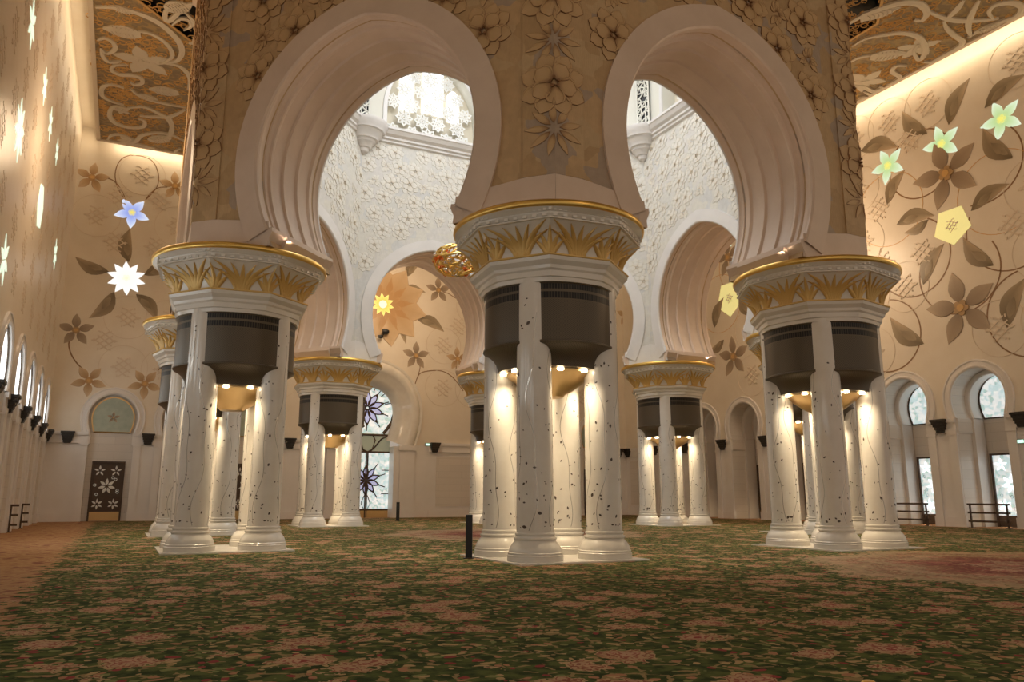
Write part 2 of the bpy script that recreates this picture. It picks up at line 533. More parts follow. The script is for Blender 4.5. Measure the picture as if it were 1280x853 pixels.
def link(name, data, parent=None, mtx=None, kind=None, label=None, group=None):
    o = bpy.data.objects.new(name, data)
    COL.objects.link(o)
    if parent:
        o.parent = parent
    if mtx is not None:
        o.matrix_local = mtx
    if kind:
        o['kind'] = kind
    if label:
        o['label'] = label
    if group:
        o['group'] = group
    return o

def thing(name, label, cat, loc=(0, 0, 0), rz=0.0, group=None):
    o = bpy.data.objects.new(name, None)
    COL.objects.link(o)
    o.empty_display_size = 0.2
    o.location = loc
    o.rotation_euler = (0, 0, rz)
    o['label'] = label
    o['category'] = cat
    if group:
        o['group'] = group
    return o

def tag(o, label, cat, group=None):
    o['label'] = label
    o['category'] = cat
    if group:
        o['group'] = group
    return o

def frame(origin, T, Nn, rot=0.0, scale=1.0):
    """local x along the wall, local y up, local z out of the wall"""
    T = Vector(T); Nn = Vector(Nn)
    Z = Nn.cross(T)
    m = Matrix((T, Z, Nn)).transposed().to_4x4()
    m.translation = Vector(origin)
    return m @ Matrix.Rotation(rot, 4, 'Z') @ Matrix.Scale(scale, 4)

# ---- flower pieces, all modelled in XY facing +z
def petal_pts(L, w, n=7, sharp=1.0, base=0.0, belly=0.42):
    out = []
    for i in range(n + 1):
        t = i / n
        if t < belly:
            ww = sin(t / belly * pi / 2) ** 0.8
        else:
            ww = cos((t - belly) / (1 - belly) * pi / 2) ** sharp
        out.append((base + (L - base) * t, w * ww * 0.5, t))
    return out

def petal(mb, L, w, ang, h=0.03, lift=0.03, n=6, base=0.0, sharp=1.0, belly=0.42, groove=True, t0=0.0, t1=1.0):
    pts = petal_pts(L, w, n, sharp, base, belly)
    ca, sa = cos(ang), sin(ang)
    def tr(x, y, z):
        return (x * ca - y * sa, x * sa + y * ca, z)
    rows, tn = [], []
    for x, hw, t in pts:
        zc = h + lift * sin(pi * t)
        tt = t0 + (t1 - t0) * t
        if groove:
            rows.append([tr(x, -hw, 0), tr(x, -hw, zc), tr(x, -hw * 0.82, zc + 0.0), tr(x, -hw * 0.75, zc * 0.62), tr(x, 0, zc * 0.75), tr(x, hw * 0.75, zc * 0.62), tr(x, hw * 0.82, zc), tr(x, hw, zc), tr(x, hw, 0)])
            tn.append([0, 0.05, tt, tt * 0.6, tt, tt * 0.6, tt, 0.05, 0])  # low tone darkens edges and grooves: painted crevice shade and brown inlay lines
        else:
            rows.append([tr(x, -hw, 0), tr(x, -hw * 0.9, zc * 0.8), tr(x, 0, zc), tr(x, hw * 0.9, zc * 0.8), tr(x, hw, 0)])
            tn.append([tt, tt, tt * 0.8, tt, tt])
    mb.quadgrid(rows, tones=tn)

def disc(mb, r, z, n=12, tone=0.0, cx=0, cy=0):
    mb.prism([(cx + r * cos(2 * pi * i / n), cy + r * sin(2 * pi * i / n)) for i in range(n)], 0, z)
    for i in range(2 * n):
        mb.t[-1 - i] = tone

def carved_flower(seed):
    rnd = random.Random(seed)
    mb = MB()
    for k in range(8):
        petal(mb, 1.0, 0.62, 2 * pi * (k + 0.5) / 8 + rnd.uniform(-.06, .06), h=0.05, lift=0.02, n=5, base=0.25, sharp=0.7, belly=0.55)
    for k in range(5):
        petal(mb, 0.70, 0.62, 2 * pi * k / 5 + rnd.uniform(-.1, .1) + 0.3, h=0.09, lift=0.05, n=5, base=0.08, sharp=0.6, belly=0.6)
    for k in range(5):
        a = 2 * pi * k / 5 + 0.9
        disc(mb, 0.045, 0.17, 6, 0.0, 0.14 * cos(a), 0.14 * sin(a))
    return mb

def inlay_flower(n=5, w=0.46, core=True, second=False, h=0.02, base=0.12):
    mb = MB()
    for k in range(n):
        petal(mb, 1.0, w, 2 * pi * k / n + pi / 2, h=h, lift=0.01, n=6, base=base, sharp=1.1, belly=0.45, groove=False, t0=0.2)
    if second:
        for k in range(n):
            petal(mb, 0.45, w * 0.7, 2 * pi * (k + .5) / n + pi / 2, h=h + 0.012, lift=0.01, n=4, base=0.05, groove=False, t0=0.0, t1=0.3)
    if core:
        for k in range(5):
            a = 2 * pi * (k + .5) / 5 + pi / 2
            disc(mb, 0.085, h + 0.03, 8, 0.12, 0.13 * cos(a), 0.13 * sin(a))
        disc(mb, 0.10, h + 0.045, 10, 0.02)
    return mb

def leaf_mesh():
    """leaf along +x length 1 with a lighter folded half"""
    mb = MB()
    rows, tn = [], []
    for i in range(9):
        t = i / 8
        hw = 0.15 * sin(pi * t ** 0.85)
        y = 0.10 * sin(pi * t)
        rows.append([(t, y + hw, 0), (t, y + hw, 0.02), (t, y + hw * 0.1, 0.035), (t, y - hw, 0.02), (t, y - hw, 0)])
        tn.append([0.1 + .6 * t, 0.1 + .6 * t, 0.5 * t, 0.25 + .7 * t, 0.2])
    mb.quadgrid(rows, tones=tn)
    petal(mb, 0.62, 0.16, 0.12, h=0.035, lift=0.01, n=5, base=0.18, groove=False, t0=0.6, t1=0.2)
    return mb

def ribbon(pts, w, z0=0.0, z1=0.03, taper=True):
    """flat raised strip through 2-D points (Catmull-Rom smoothed)"""
    P = [Vector(p).to_2d() if len(p) > 2 else Vector(p) for p in pts]
    S = []
    for i in range(len(P) - 1):
        a = P[max(i - 1, 0)]; b = P[i]; c = P[i + 1]; d = P[min(i + 2, len(P) - 1)]
        for k in range(4):
            t = k / 4
            S.append(0.5 * ((2 * b) + (c - a) * t + (2 * a - 5 * b + 4 * c - d) * t * t + (3 * b - a - 3 * c + d) * t ** 3))
    S.append(P[-1])
    mb = MB()
    rows = []
    m = len(S) - 1
    for i, p in enumerate(S):
        t = (S[min(i + 1, m)] - S[max(i - 1, 0)])
        t = t.normalized() if t.length > 1e-9 else Vector((1, 0))
        n = Vector((-t.y, t.x))
        ww = w * 0.5 * ((0.35 + 0.65 * sin(pi * min(1, max(0, i / m)))) if taper else 1)
        a = p + n * ww; b = p - n * ww
        rows.append([(a.x, a.y, z0), (a.x, a.y, z1), (p.x, p.y, z1 + 0.25 * (z1 - z0)), (b.x, b.y, z1), (b.x, b.y, z0)])
    mb.quadgrid(rows)
    return mb

# ------------------------------------------------------------------ floor
def build_floor():
    mb = MB()
    mb.box((2, -4, -0.1), (26, 34, 0.1))
    link('floor', mb.mesh('floor', 'carpet'), kind='structure')
build_floor()

# ------------------------------------------------------------------ octagonal arcade
R8 = 11.506
AP_OUT, AP_IN, AP_MID = 12.0, 9.2, 10.63
TAN = tan(pi / 8)
SW, ZS, ZA, Z0 = 3.08, 9.95, 13.5, 7.56
Z_OUT_TOP, Z_IN_TOP = 23.5, 19.2

def arch_curve(sw=SW, zs=ZS, za=ZA, z_bot=7.95, kb=0.12, n_low=6, n_up=14):
    h = za - zs
    c = (h * h - sw * sw) / (2 * sw)
    r = sw + c
    right = []
    for i in range(n_low):
        z = z_bot + (zs - z_bot) * i / n_low
        right.append((sw - kb * (zs - z) ** 2, z))
    a1 = atan2(h, c)
    for i in range(n_up + 1):
        a = a1 * i / n_up
        right.append((-c + r * cos(a), zs + r * sin(a)))
    right[-1] = (0.0, za)
    left = [(-s, z) for s, z in right[:-1]]
    return left + list(reversed(right))        # left bottom -> apex -> right bottom

def curve_normals(cv):
    out = []
    for i, (s, z) in enumerate(cv):
        a = cv[max(i - 1, 0)]; b = cv[min(i + 1, len(cv) - 1)]
        t = Vector((b[0] - a[0], b[1] - a[1])).normalized()
        out.append((-t.y, t.x))
    return out

def strip_wall(mb, cv, W0, W1, z_top, P, z_floor=None):
    """wall face around an opening; P(s, z) -> 3-D point; quads run level from the opening to the edges"""
    k = max(range(len(cv)), key=lambda i: cv[i][1])
    L = cv[:k + 1]; Rr = list(reversed(cv[k:]))
    for side, W in ((L, W0), (Rr, W1)):
        rows = []
        for s, z in side:
            rows.append([P(s, z), P((s + W) / 2, z), P(W, z)])
        mb.quadgrid(rows)
    za = cv[k][1]
    nz = max(1, int((z_top - za) / 2))
    rows = []
    for i in range(nz + 1):
        z = za + (z_top - za) * i / nz
        rows.append([P(W0 + (W1 - W0) * j / 4, z) for j in range(5)])
    mb.quadgrid(rows)

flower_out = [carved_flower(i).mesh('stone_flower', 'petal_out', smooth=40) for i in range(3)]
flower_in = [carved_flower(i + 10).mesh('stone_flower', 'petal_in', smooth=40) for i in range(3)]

def leafy_scroll_mesh(mat, seed):
    rnd = random.Random(seed)
    mb = MB()
    for k in range(3):
        a0 = 2 * pi * k / 3 + rnd.uniform(-.4, .4)
        for j in range(3):
            petal(mb, 0.8 - .15 * j, 0.34, a0 + (j - 1) * 0.5, h=0.035, lift=0.03, n=5, base=0.1, sharp=0.8)
    return mb.mesh('stone_leaf', mat, smooth=40)
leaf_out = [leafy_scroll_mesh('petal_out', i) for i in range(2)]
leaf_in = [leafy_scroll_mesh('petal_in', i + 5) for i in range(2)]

def bent(mb, rot):
    o = MB()
    for x, y, z in mb.v:
        X = x * cos(rot) - y * sin(rot); Y = x * sin(rot) + y * cos(rot)
        o.v.append((X, Y, z * 0.7 - abs(X) * TAN))
    o.f, o.t = mb.f, mb.t
    return o
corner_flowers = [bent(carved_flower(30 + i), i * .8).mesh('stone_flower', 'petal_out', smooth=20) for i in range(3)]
corner_leaves = []
for i in range(2):
    mb = MB()
    for j in range(9):
        petal(mb, 0.85, 0.22, 2 * pi * j / 9 + i, h=0.03, lift=0.02, n=5, base=0.15, sharp=0.9)
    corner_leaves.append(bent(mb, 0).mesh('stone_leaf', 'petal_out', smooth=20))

def in_opening(s, z, marg, sw=SW, zs=ZS, za=ZA, zb=Z0):
    """inside the arch plus its band"""
    if z > zs:
        h = za - zs + marg
        w = sw + marg
        c = (h * h - w * w) / (2 * w)
        return z < za + marg and (abs(s) + c) ** 2 + (z - zs) ** 2 < (w + c) ** 2
    return abs(s) < sw + marg - 0.05 * (zs - z) ** 2

def build_side(ang, outer_relief, inner_relief, seed):
    A = radians(ang)
    Nv = Vector((cos(A), sin(A), 0))
    T = Vector((-sin(A), cos(A), 0))
    Z = Vector((0, 0, 1))
    def PT(ap):
        return lambda s, z: Nv * ap + T * s + Z * z
    cv = arch_curve()
    cvb = [(-2.50, Z0)] + cv + [(2.50, Z0)]
    Wo, Wi = AP_OUT * TAN, AP_IN * TAN
    # solid wall: outer face, inner face, soffit core, bottom
    mb = MB()
    strip_wall(mb, cvb, -Wo, Wo, Z_OUT_TOP, PT(AP_OUT))
    rows = [[PT(AP_OUT)(s, z), PT(AP_IN)(s, z)] for s, z in cvb]
    mb.quadgrid(rows)
    for sg in (-1, 1):
        mb.poly([PT(AP_OUT)(sg * Wo, Z0), PT(AP_OUT)(sg * 2.5, Z0), PT(AP_IN)(sg * 2.5, Z0), PT(AP_IN)(sg * Wi, Z0)])
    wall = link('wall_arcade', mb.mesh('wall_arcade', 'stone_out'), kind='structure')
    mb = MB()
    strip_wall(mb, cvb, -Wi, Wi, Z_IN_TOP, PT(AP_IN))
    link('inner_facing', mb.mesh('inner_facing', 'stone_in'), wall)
    # smooth pilaster block above the capital on both faces
    for ap, mat, W, sgn in ((AP_OUT, 'band', Wo, 1), (AP_IN, 'band_in', Wi, -1)):
        mb = MB()
        for sg in (-1, 1):
            a = PT(ap + 0.03 * sgn)
            q = [a(sg * 2.5, Z0), a(sg * 2.57, 8.2), a(sg * W * 1.002, 8.2 + 0.35), a(sg * W * 1.002, Z0)]
            mb.poly(q if sg * sgn < 0 else q[::-1])
        link('springer_block', mb.mesh('springer_block', mat), wall)
    # archivolt: bands and stepped soffit mouldings
    nr = curve_normals(cv)
    def sweep(profile, mat, name):
        m2 = MB()
        rows = []
        for (s, z), (nx, nz) in zip(cv, nr):
            rows.append([PT(ap)(s + nx * e, z + nz * e) for e, ap in profile])
        # mitre at the apex
        k = max(range(len(cv)), key=lambda i: cv[i][1])
        rows[k] = [PT(ap)(0, cv[k][1] + e * 1.04) for e, ap in profile]
        m2.quadgrid(rows)
        return link(name, m2.mesh(name, mat, smooth=30), wall)
    sweep([(0.62, AP_OUT), (0.62, AP_OUT + .07), (0.0, AP_OUT + .10), (-0.05, AP_OUT + .06), (-0.05, AP_OUT - .02)], 'band', 'outer_band')
    sweep([(-.05, AP_OUT - .02), (-.02, AP_OUT - .08), (-.02, AP_OUT - .20), (.03, AP_OUT - .24), (-.03, AP_OUT - .30), (-.03, AP_OUT - .42), (-.09, AP_OUT - .46),
           (-.09, AP_OUT - .52), (-.04, AP_OUT - .60), (-.04, AP_OUT - 1.0), (-.10, AP_OUT - 1.04), (-.10, AP_OUT - 1.12), (-.04, AP_OUT - 1.18),
           (-.04, AP_IN + 1.18), (-.10, AP_IN + 1.12), (-.10, AP_IN + 1.04), (-.04, AP_IN + 1.0), (-.04, AP_IN + .60), (-.09, AP_IN + .52), (-.09, AP_IN + .46),
           (-.03, AP_IN + .42), (-.03, AP_IN + .30), (.03, AP_IN + .24), (-.02, AP_IN + .20), (-.02, AP_IN + .08), (-.05, AP_IN + .02)], 'band', 'soffit_moulding')
    sweep([(-0.05, AP_IN + .02), (-0.05, AP_IN - .05), (0.0, AP_IN - .08), (0.52, AP_IN - .06), (0.52, AP_IN)], 'band_in', 'inner_band')
    # tapered impost blocks where the arch meets the capital
    for sg in (-1, 1):
        for (a0, a1, e) in ((AP_IN - .04, AP_OUT + .04, 0.0), (AP_IN + .5, AP_OUT - .5, 0.09)):
            mb = MB()
            sec = [(2.75, 8.03 - e), (2.46 - e, 8.03 - e), (2.44 - e, 7.93 - e), (2.60 - e, Z0), (2.75, Z0)]
            mb.quadgrid([[PT(ap)(sg * x, z) for x, z in sec] for ap in (a0, a1)])
            for ap in (a0, a1):
                mb.poly([PT(ap)(sg * x, z) for x, z in sec])
            link('impost_block', mb.mesh('impost_block', 'band'), wall)
    # vertical pilaster strips beside the corners (outer face)
    if outer_relief:
        for sg in (-1, 1):
            mb = MB()
            W = Wo
            a = PT(AP_OUT + 0.04)
            b = PT(AP_OUT)
            for z0, z1 in ((8.45, 21.45),):
                s0, s1 = sg * (W - 0.75), sg * (W + 0.04 * TAN)
                mb.poly([a(s0, z0), a(s1, z0), a(s1, z1), a(s0, z1)])
                mb.poly([a(s0, z0), a(s0, z1), b(s0, z1), b(s0, z0)])
                mb.poly([a(s0, z0), b(s0, z0), b(s1, z0), a(s1, z0)])
            link('corner_pilaster', mb.mesh('corner_pilaster', 'stone_out'), wall)
    # carved flowers
    rnd = random.Random(seed)
    if outer_relief:
        row = 0
        z = 9.0
        while z < 20.8:
            for j in range(-4, 5):
                s = j * 1.08 + rnd.uniform(-.08, .08)
                big = (j + row) % 2 == 0
                sc = 0.74 if big else 0.58
                if abs(s) > Wo - 0.9:
                    continue
                if not in_opening(s, z, 0.62 + sc * 0.25):
                    me = rnd.choice(flower_out if big else leaf_out)
                    link('stone_flower' if me in flower_out else 'stone_leaf', me, wall, frame(PT(AP_OUT)(s, z), T, Nv, rnd.uniform(0, 6), sc) @ Matrix.Diagonal((1, 1, .7, 1)))
            # flowers folded round the corner
            B = radians(ang + 22.5)
            Nc = Vector((cos(B), sin(B), 0)); Tc = Vector((-sin(B), cos(B), 0))
            me = rnd.choice(corner_flowers if row % 2 else corner_leaves)
            link('stone_flower' if row % 2 else 'stone_leaf', me, wall, frame(Nc * ((AP_OUT + .04) / cos(pi / 8)) + Z * (z + .55), Tc, Nc, 0, 0.80))
            z += 1.12
            row += 1
    if inner_relief:
        row = 0
        z = 8.3
        while z < 18.9:
            off = 0.0 if row % 2 == 0 else 0.42
            s = -Wi + 0.2 + off
            j = 0
            while s < Wi - 0.15:
                sc = rnd.uniform(0.44, 0.58)
                if not in_opening(s, z, 0.52 + sc * 0.7) and rnd.random() < 0.93:
                    me = rnd.choice(flower_in) if (j + row) % 3 else rnd.choice(leaf_in)
                    link('stone_flower' if me in flower_in else 'stone_leaf', me, wall, frame(PT(AP_IN)(s + rnd.uniform(-.12, .12), z + rnd.uniform(-.1, .1)), -T, -Nv, rnd.uniform(0, 6), sc) @ Matrix.Diagonal((1, 1, .6, 1)))
                s += 0.84
                j += 1
            z += 0.84
            row += 1
    return wall

for k, (ang, o_r, i_r) in enumerate(((-135, True, False), (-90, True, False), (180, True, True), (135, False, True), (90, False, True), (45, False, True), (0, False, True), (-45, False, False))):
    build_side(ang, o_r, i_r, 100 + k)

# ------------------------------------------------------------------ cornice, corbels and dome drum
def oct_ring(profile, mat, name, parent=None, n=8, kind=None):
    """profile of (apothem, z)"""
    mb = MB()
    rows = []
    for ap, z in profile:
        r = ap / cos(pi / 8)
        rows.append([(r * cos(pi / 8 + i * pi / 4), r * sin(pi / 8 + i * pi / 4), z) for i in range(8)])
    mb.quadgrid(rows, closed=True)
    return link(name, mb.mesh(name, mat), parent, kind=kind)
oct_ring([(9.2, 18.75), (9.08, 18.8), (9.08, 18.9), (8.98, 18.95), (8.98, 19.05), (8.85, 19.15), (8.75, 19.32), (8.70, 19.36), (8.70, 19.48), (9.9, 19.5)], 'band_in', 'trim_1', kind='structure')
cornice = bpy.data.objects['trim_1']
for k in range(8):
    a = pi / 8 + k * pi / 4
    mb = MB()
    prof = [(0.0, 17.9), (0.10, 17.95), (0.22, 18.02), (0.26, 18.12), (0.26, 18.2), (0.36, 18.22), (0.42, 18.34), (0.56, 18.46), (0.58, 18.58), (0.70, 18.60), (0.74, 18.74),
            (0.86, 18.86), (0.90, 18.98), (1.02, 19.0), (1.06, 19.14), (1.16, 19.28), (1.18, 19.48), (0, 19.5)]
    r = AP_IN / cos(pi / 8)
    mb.lathe(prof, 28, a + pi / 2 - 0.35, a + 3 * pi / 2 + 0.35, c=((r - 0.05) * cos(a), (r - 0.05) * sin(a), 0))
    link('corbel', mb.mesh('corbel', 'band_in', smooth=30), cornice)

def drum_side(ang, seed):
    A = radians(ang)
    Nv = Vector((cos(A), sin(A), 0)); T = Vector((-sin(A), cos(A), 0)); Z = Vector((0, 0, 1))
    ap0 = 9.55
    PT = lambda ap: (lambda s, z: Nv * ap + T * s + Z * z)
    W = ap0 * TAN
    right = []
    sw, zs, za = 2.55, 20.9, 24.4
    cv = [(-sw, 19.5)] + arch_curve(sw, zs, za, 19.8, 0.0, 2, 10) + [(sw, 19.5)]
    mb = MB()
    strip_wall(mb, cv, -W, W, 26.6, PT(ap0))
    mb.quadgrid([[PT(ap0)(s, z), PT(ap0 + 1.1)(s, z)] for s, z in cv])
    wall = link('wall_dome', mb.mesh('wall_dome', 'drum'), kind='structure')
    # raised rim
    nr = curve_normals(cv)
    mb = MB()
    mb.quadgrid([[PT(ap0)(s + nx * .22, z + nz * .22), PT(ap0 - .08)(s + nx * .2, z + nz * .2), PT(ap0 - .08)(s, z), PT(ap0)(s, z)] for (s, z), (nx, nz) in zip(cv, nr)])
    link('window_rim', mb.mesh('window_rim', 'band_in'), wall)
    # backing panel with three tall panes
    mb = MB()
    cvk = max(range(len(cv)), key=lambda i: cv[i][1])
    Lh = cv[:cvk + 1]
    rows = [[PT(ap0 + .75)(s, z), PT(ap0 + .75)(0, z), PT(ap0 + .75)(-s, z)] for s, z in Lh]
    mb.quadgrid(rows)
    link('window_panel', mb.mesh('window_panel', 'lattice_back'), wall)
    for (c, hw, z0, z1, pt) in ((-1.30, 0.42, 21.3, 23.6, False), (0.15, 0.62, 21.4, 25.0, False), (1.35, 0.36, 21.2, 23.1, True)):
        c = -c
        pts = [(c - hw, z0), (c + hw, z0), (c + hw, z1 - hw), (c + hw * .6, z1 - .15), (c, z1), (c - hw * .6, z1 - .15), (c - hw, z1 - hw)]
        mb = MB()
        q = [PT(ap0 + .70)(min(max(s, -2.3), 2.3), min(z, 24.2)) for s, z in pts]
        mb.poly(q)
        link('pane', mb.mesh('pane', 'sky_pane'), wall)
    rnd = random.Random(seed)
    if ang in (90, 45, 0, 135):
        zz, row = 19.95, 0
        while zz < 24.3:
            s = -2.4 + (0.0 if row % 2 else 0.5)
            while s < 2.5:
                if in_opening(s, zz, -0.32, sw, zs, za, 19.5):
                    link('lattice_flower', rnd.choice(lat_flowers), wall, frame(PT(ap0 + .45)(s + rnd.uniform(-.08, .08), zz), -T, -Nv, rnd.uniform(0, 1), rnd.uniform(.44, .52)))
                s += 0.98
            zz += 0.82
            row += 1
    return wall

def lattice_flower():
    mb = MB()
    for k in range(8):
        a = 2 * pi * k / 8
        # petal outline frame with an opening
        o = [(0.30, -0.14), (0.62, -0.30), (1.0, 0.0), (0.62, 0.30), (0.30, 0.14)]
        i = [(0.46, -0.03), (0.62, -0.09), (0.78, 0.0), (0.62, 0.09), (0.46, 0.03)]
        ca, sa = cos(a), sin(a)
        rr = []
        for z, P in ((0, o), (0.08, o), (0.08, i), (0, i)):
            rr.append([(x * ca - y * sa, x * sa + y * ca, z) for x, y in P])
        mb.quadgrid(rr, closed=True)
    for k in range(8):
        a = 2 * pi * (k + .5) / 8
        mb.box((0.28 * cos(a), 0.28 * sin(a), 0.04), (0.10, 0.045, 0.04), a)
    mb.lathe([(0.10, 0.0), (0.10, 0.08), (0.24, 0.08), (0.24, 0.0)], 10)
    return mb
lat_flowers = [lattice_flower().mesh('lattice_flower', 'lattice')]
for k, ang in enumerate((-135, -90, -45, 0, 45, 90, 135, 180)):
    drum_side(ang, 50 + k)
# perforated screen strips rising above each corbel
def screen_strip(k):
    a = pi / 8 + k * pi / 4
    r = 9.55 / cos(pi / 8)
    T = Vector((-sin(a), cos(a), 0)); Nn = -Vector((cos(a), sin(a), 0))
    rnd = random.Random(k)
    mb = MB()
    holes = MB()
    z = 19.5
    # a plate with real openings: irregular bars
    for x in (-0.34, 0.34):
        mb.box((x, 1.9 + 1.7, 0.06), (0.035, 3.55, 0.03))
    nodes = {}
    for i in range(4):
        for j in range(26):
            nodes[i, j] = (-0.34 + 0.68 * i / 3 + (rnd.uniform(-.07, .07) if 0 < i < 3 else 0), 0.05 + 7.0 * j / 25 + rnd.uniform(-.07, .07))
    def bar(p, q, w=0.028):
        d = Vector((q[0] - p[0], q[1] - p[1]))
        mb.box(((p[0] + q[0]) / 2, (p[1] + q[1]) / 2, 0.05), (d.length / 2, w, 0.025), atan2(d.y, d.x))
    for (i, j), p in nodes.items():
        for q in ((i + 1, j), (i, j + 1), (i + 1, j + 1)):
            if q in nodes and rnd.random() < 0.85:
                bar(p, nodes[q])
    base = Vector((cos(a) * (r - 0.25), sin(a) * (r - 0.25), 19.5))
    st = tag(link('screen_strip', mb.mesh('screen_strip', 'drum'), mtx=frame(base, -T, Nn)),
             'tall perforated screen strip above the corbel seen through the ' + ('left' if k == 2 else 'right') + ' arch', 'screen')
    bk = MB()
    bk.box((0, 3.6, -0.02), (0.36, 3.55, 0.02))
    b = link('backing', bk.mesh('backing', 'black'), st)
for k in (2, 0):
    screen_strip(k)
mb = MB()
mb.lathe([(10.35, 26.5), (9.8, 28.5), (8.2, 30.6), (5.5, 32.4), (2.5, 33.3), (0.01, 33.5)], 32)
link('ceiling_dome', mb.mesh('ceiling_dome', 'drum', smooth=40), kind='structure')

# ------------------------------------------------------------------ piers
S_COL, R_SH, R_BASE, R_RING = 1.211, 0.391, 0.587, 2.273
col_prof = [(0.0, 0.03), (0.587, 0.03), (0.587, 0.15), (0.572, 0.165), (0.572, 0.20), (0.555, 0.215), (0.545, 0.27), (0.515, 0.33), (0.475, 0.385), (0.445, 0.42), (0.430, 0.44),
            (0.430, 0.455), (0.445, 0.465), (0.450, 0.485), (0.445, 0.505), (0.415, 0.515), (0.408, 0.545), (0.420, 0.555), (0.424, 0.575), (0.418, 0.595), (0.395, 0.605)]
mb = MB(); mb.lathe(col_prof, 40); base_me = mb.mesh('column_base', 'white', smooth=28)
mb = MB(); mb.lathe([(0.393, 0.60), (0.391, 1.5), (0.387, 3.0), (0.381, 4.5), (0.375, 6.05)], 40); shaft_me = mb.mesh('column_shaft', 'shaft', smooth=50)

def inlay_meshes(seed):
    rnd = random.Random(seed)
    mb = MB()
    for i in range(120):
        z = 0.7 + 5.2 * (rnd.random() ** (1.9 if i < 110 else 0.8))
        a = rnd.uniform(0, 2 * pi)
        L = rnd.uniform(0.018, 0.040)
        if rnd.random() < 0.15:
            L *= 1.5
        w = L * rnd.uniform(0.45, 0.7)
        ro = rnd.uniform(0, pi)
        r = 0.393 - 0.016 * (z - .6) / 5.4 + 0.0035
        pts = []
        for t in (0, 0.25, 0.5, 0.75, 1):
            pts.append((L * (t - .5) * 2, w * sin(pi * t)))
        for t in (0.75, 0.5, 0.25):
            pts.append((L * (t - .5) * 2, -w * sin(pi * t)))
        q = []
        for x, y in pts:
            X = x * cos(ro) - y * sin(ro); Y = x * sin(ro) + y * cos(ro)
            q.append((r * cos(a + X / r), r * sin(a + X / r), z + Y))
        mb.poly(q)
    inl = mb.mesh('leaf_inlay', 'inlay')
    mb = MB()
    for k in range(5):
        a = 2 * pi * k / 5 + rnd.uniform(-.3, .3)
        z = 0.65
        ph = rnd.uniform(0, 6)
        rows = []
        for i in range(60):
            zz = z + 4.6 * i / 59
            aa = a + 0.28 * sin(zz * 1.9 + ph) + 0.12 * sin(zz * 4.3 + ph * 2)
            r = 0.393 - 0.016 * (zz - .6) / 5.4 + 0.002
            w = 0.009
            rows.append([(r * cos(aa - w / r), r * sin(aa - w / r), zz), (r * cos(aa + w / r), r * sin(aa + w / r), zz)])
        mb.quadgrid(rows)
    vn = mb.mesh('vine_inlay', 'vine')
    return inl, vn
INL = [inlay_meshes(300 + i) for i in range(4)]

# capital surfaces (vertices of the octagon at angle 0 + k*45)
def oct8(a):
    m = (a + pi / 8) % (pi / 4) - pi / 8      # 0 at a vertex
    m = abs(m)
    return cos(pi / 8) / cos(pi / 8 - m)
def shape_low(a, z):
    return oct8(a)
BZ0, BZ1 = 6.50, 7.16
def bell(a, t, out=0.0):
    r = 1.70 + 0.42 * t ** 2.1 + 0.03 * t
    f = oct8(a)
    r = r * f + out
    return (r * cos(a), r * sin(a), BZ0 + (BZ1 - BZ0) * t)

def blade(mb, a0, t0, a1, t1, bend, w):
    """leaf blade on the bell between two (angle, t) points, bending sideways at its tip"""
    rows = []
    n = 7
    for i in range(n + 1):
        u = i / n
        a = a0 + (a1 - a0) * (u ** bend)
        t = t0 + (t1 - t0) * u
        ww = w * (sin(pi * min(1, 0.25 + 0.75 * u)) ** 0.7) * (1 - 0.1 * u)
        if i == n:
            ww = 0.002
        sl = (a1 - a0) * bend * (u ** max(0.0, bend - 1)) * 1.9
        sz = (t1 - t0) * 0.66
        nn = hypot(sl, sz) or 1
        da, dt = ww / 1.9 * sz / nn, -ww / 0.66 * sl / nn
        rows.append([bell(a - da, max(0, t - dt), 0.0), bell(a - da, max(0, t - dt), 0.025), bell(a, t, 0.05), bell(a + da, max(0, t + dt), 0.025), bell(a + da, max(0, t + dt), 0.0)])
    mb.quadgrid(rows)

def palmette(a, big):
    mb = MB()
    d = pi / 180
    if big:
        blade(mb, a, 0.02, a, 0.92, 1, 0.075)
        for s in (-1, 1):
            blade(mb, a + s * 1.5 * d, 0.02, a + s * 9 * d, 0.93, 1.7, 0.065)
            blade(mb, a + s * 3.5 * d, 0.02, a + s * 20 * d, 0.98, 1.9, 0.07)
            blade(mb, a + s * 5.5 * d, 0.02, a + s * 21.5 * d, 0.74, 2.2, 0.06)
            blade(mb, a + s * 2.5 * d, 0.02, a + s * 14 * d, 0.62, 1.6, 0.05)
    else:
        blade(mb, a, 0.02, a, 0.88, 1, 0.06)
        for s in (-1, 1):
            blade(mb, a + s * 1.5 * d, 0.02, a + s * 7 * d, 0.70, 1.5, 0.06)
            blade(mb, a + s * 2.5 * d, 0.02, a + s * 11 * d, 0.50, 1.4, 0.055)
    return mb.mesh('palmette', 'gold_leaf', smooth=50)
PB, PS = palmette(pi / 8, True), palmette(0.0, False)

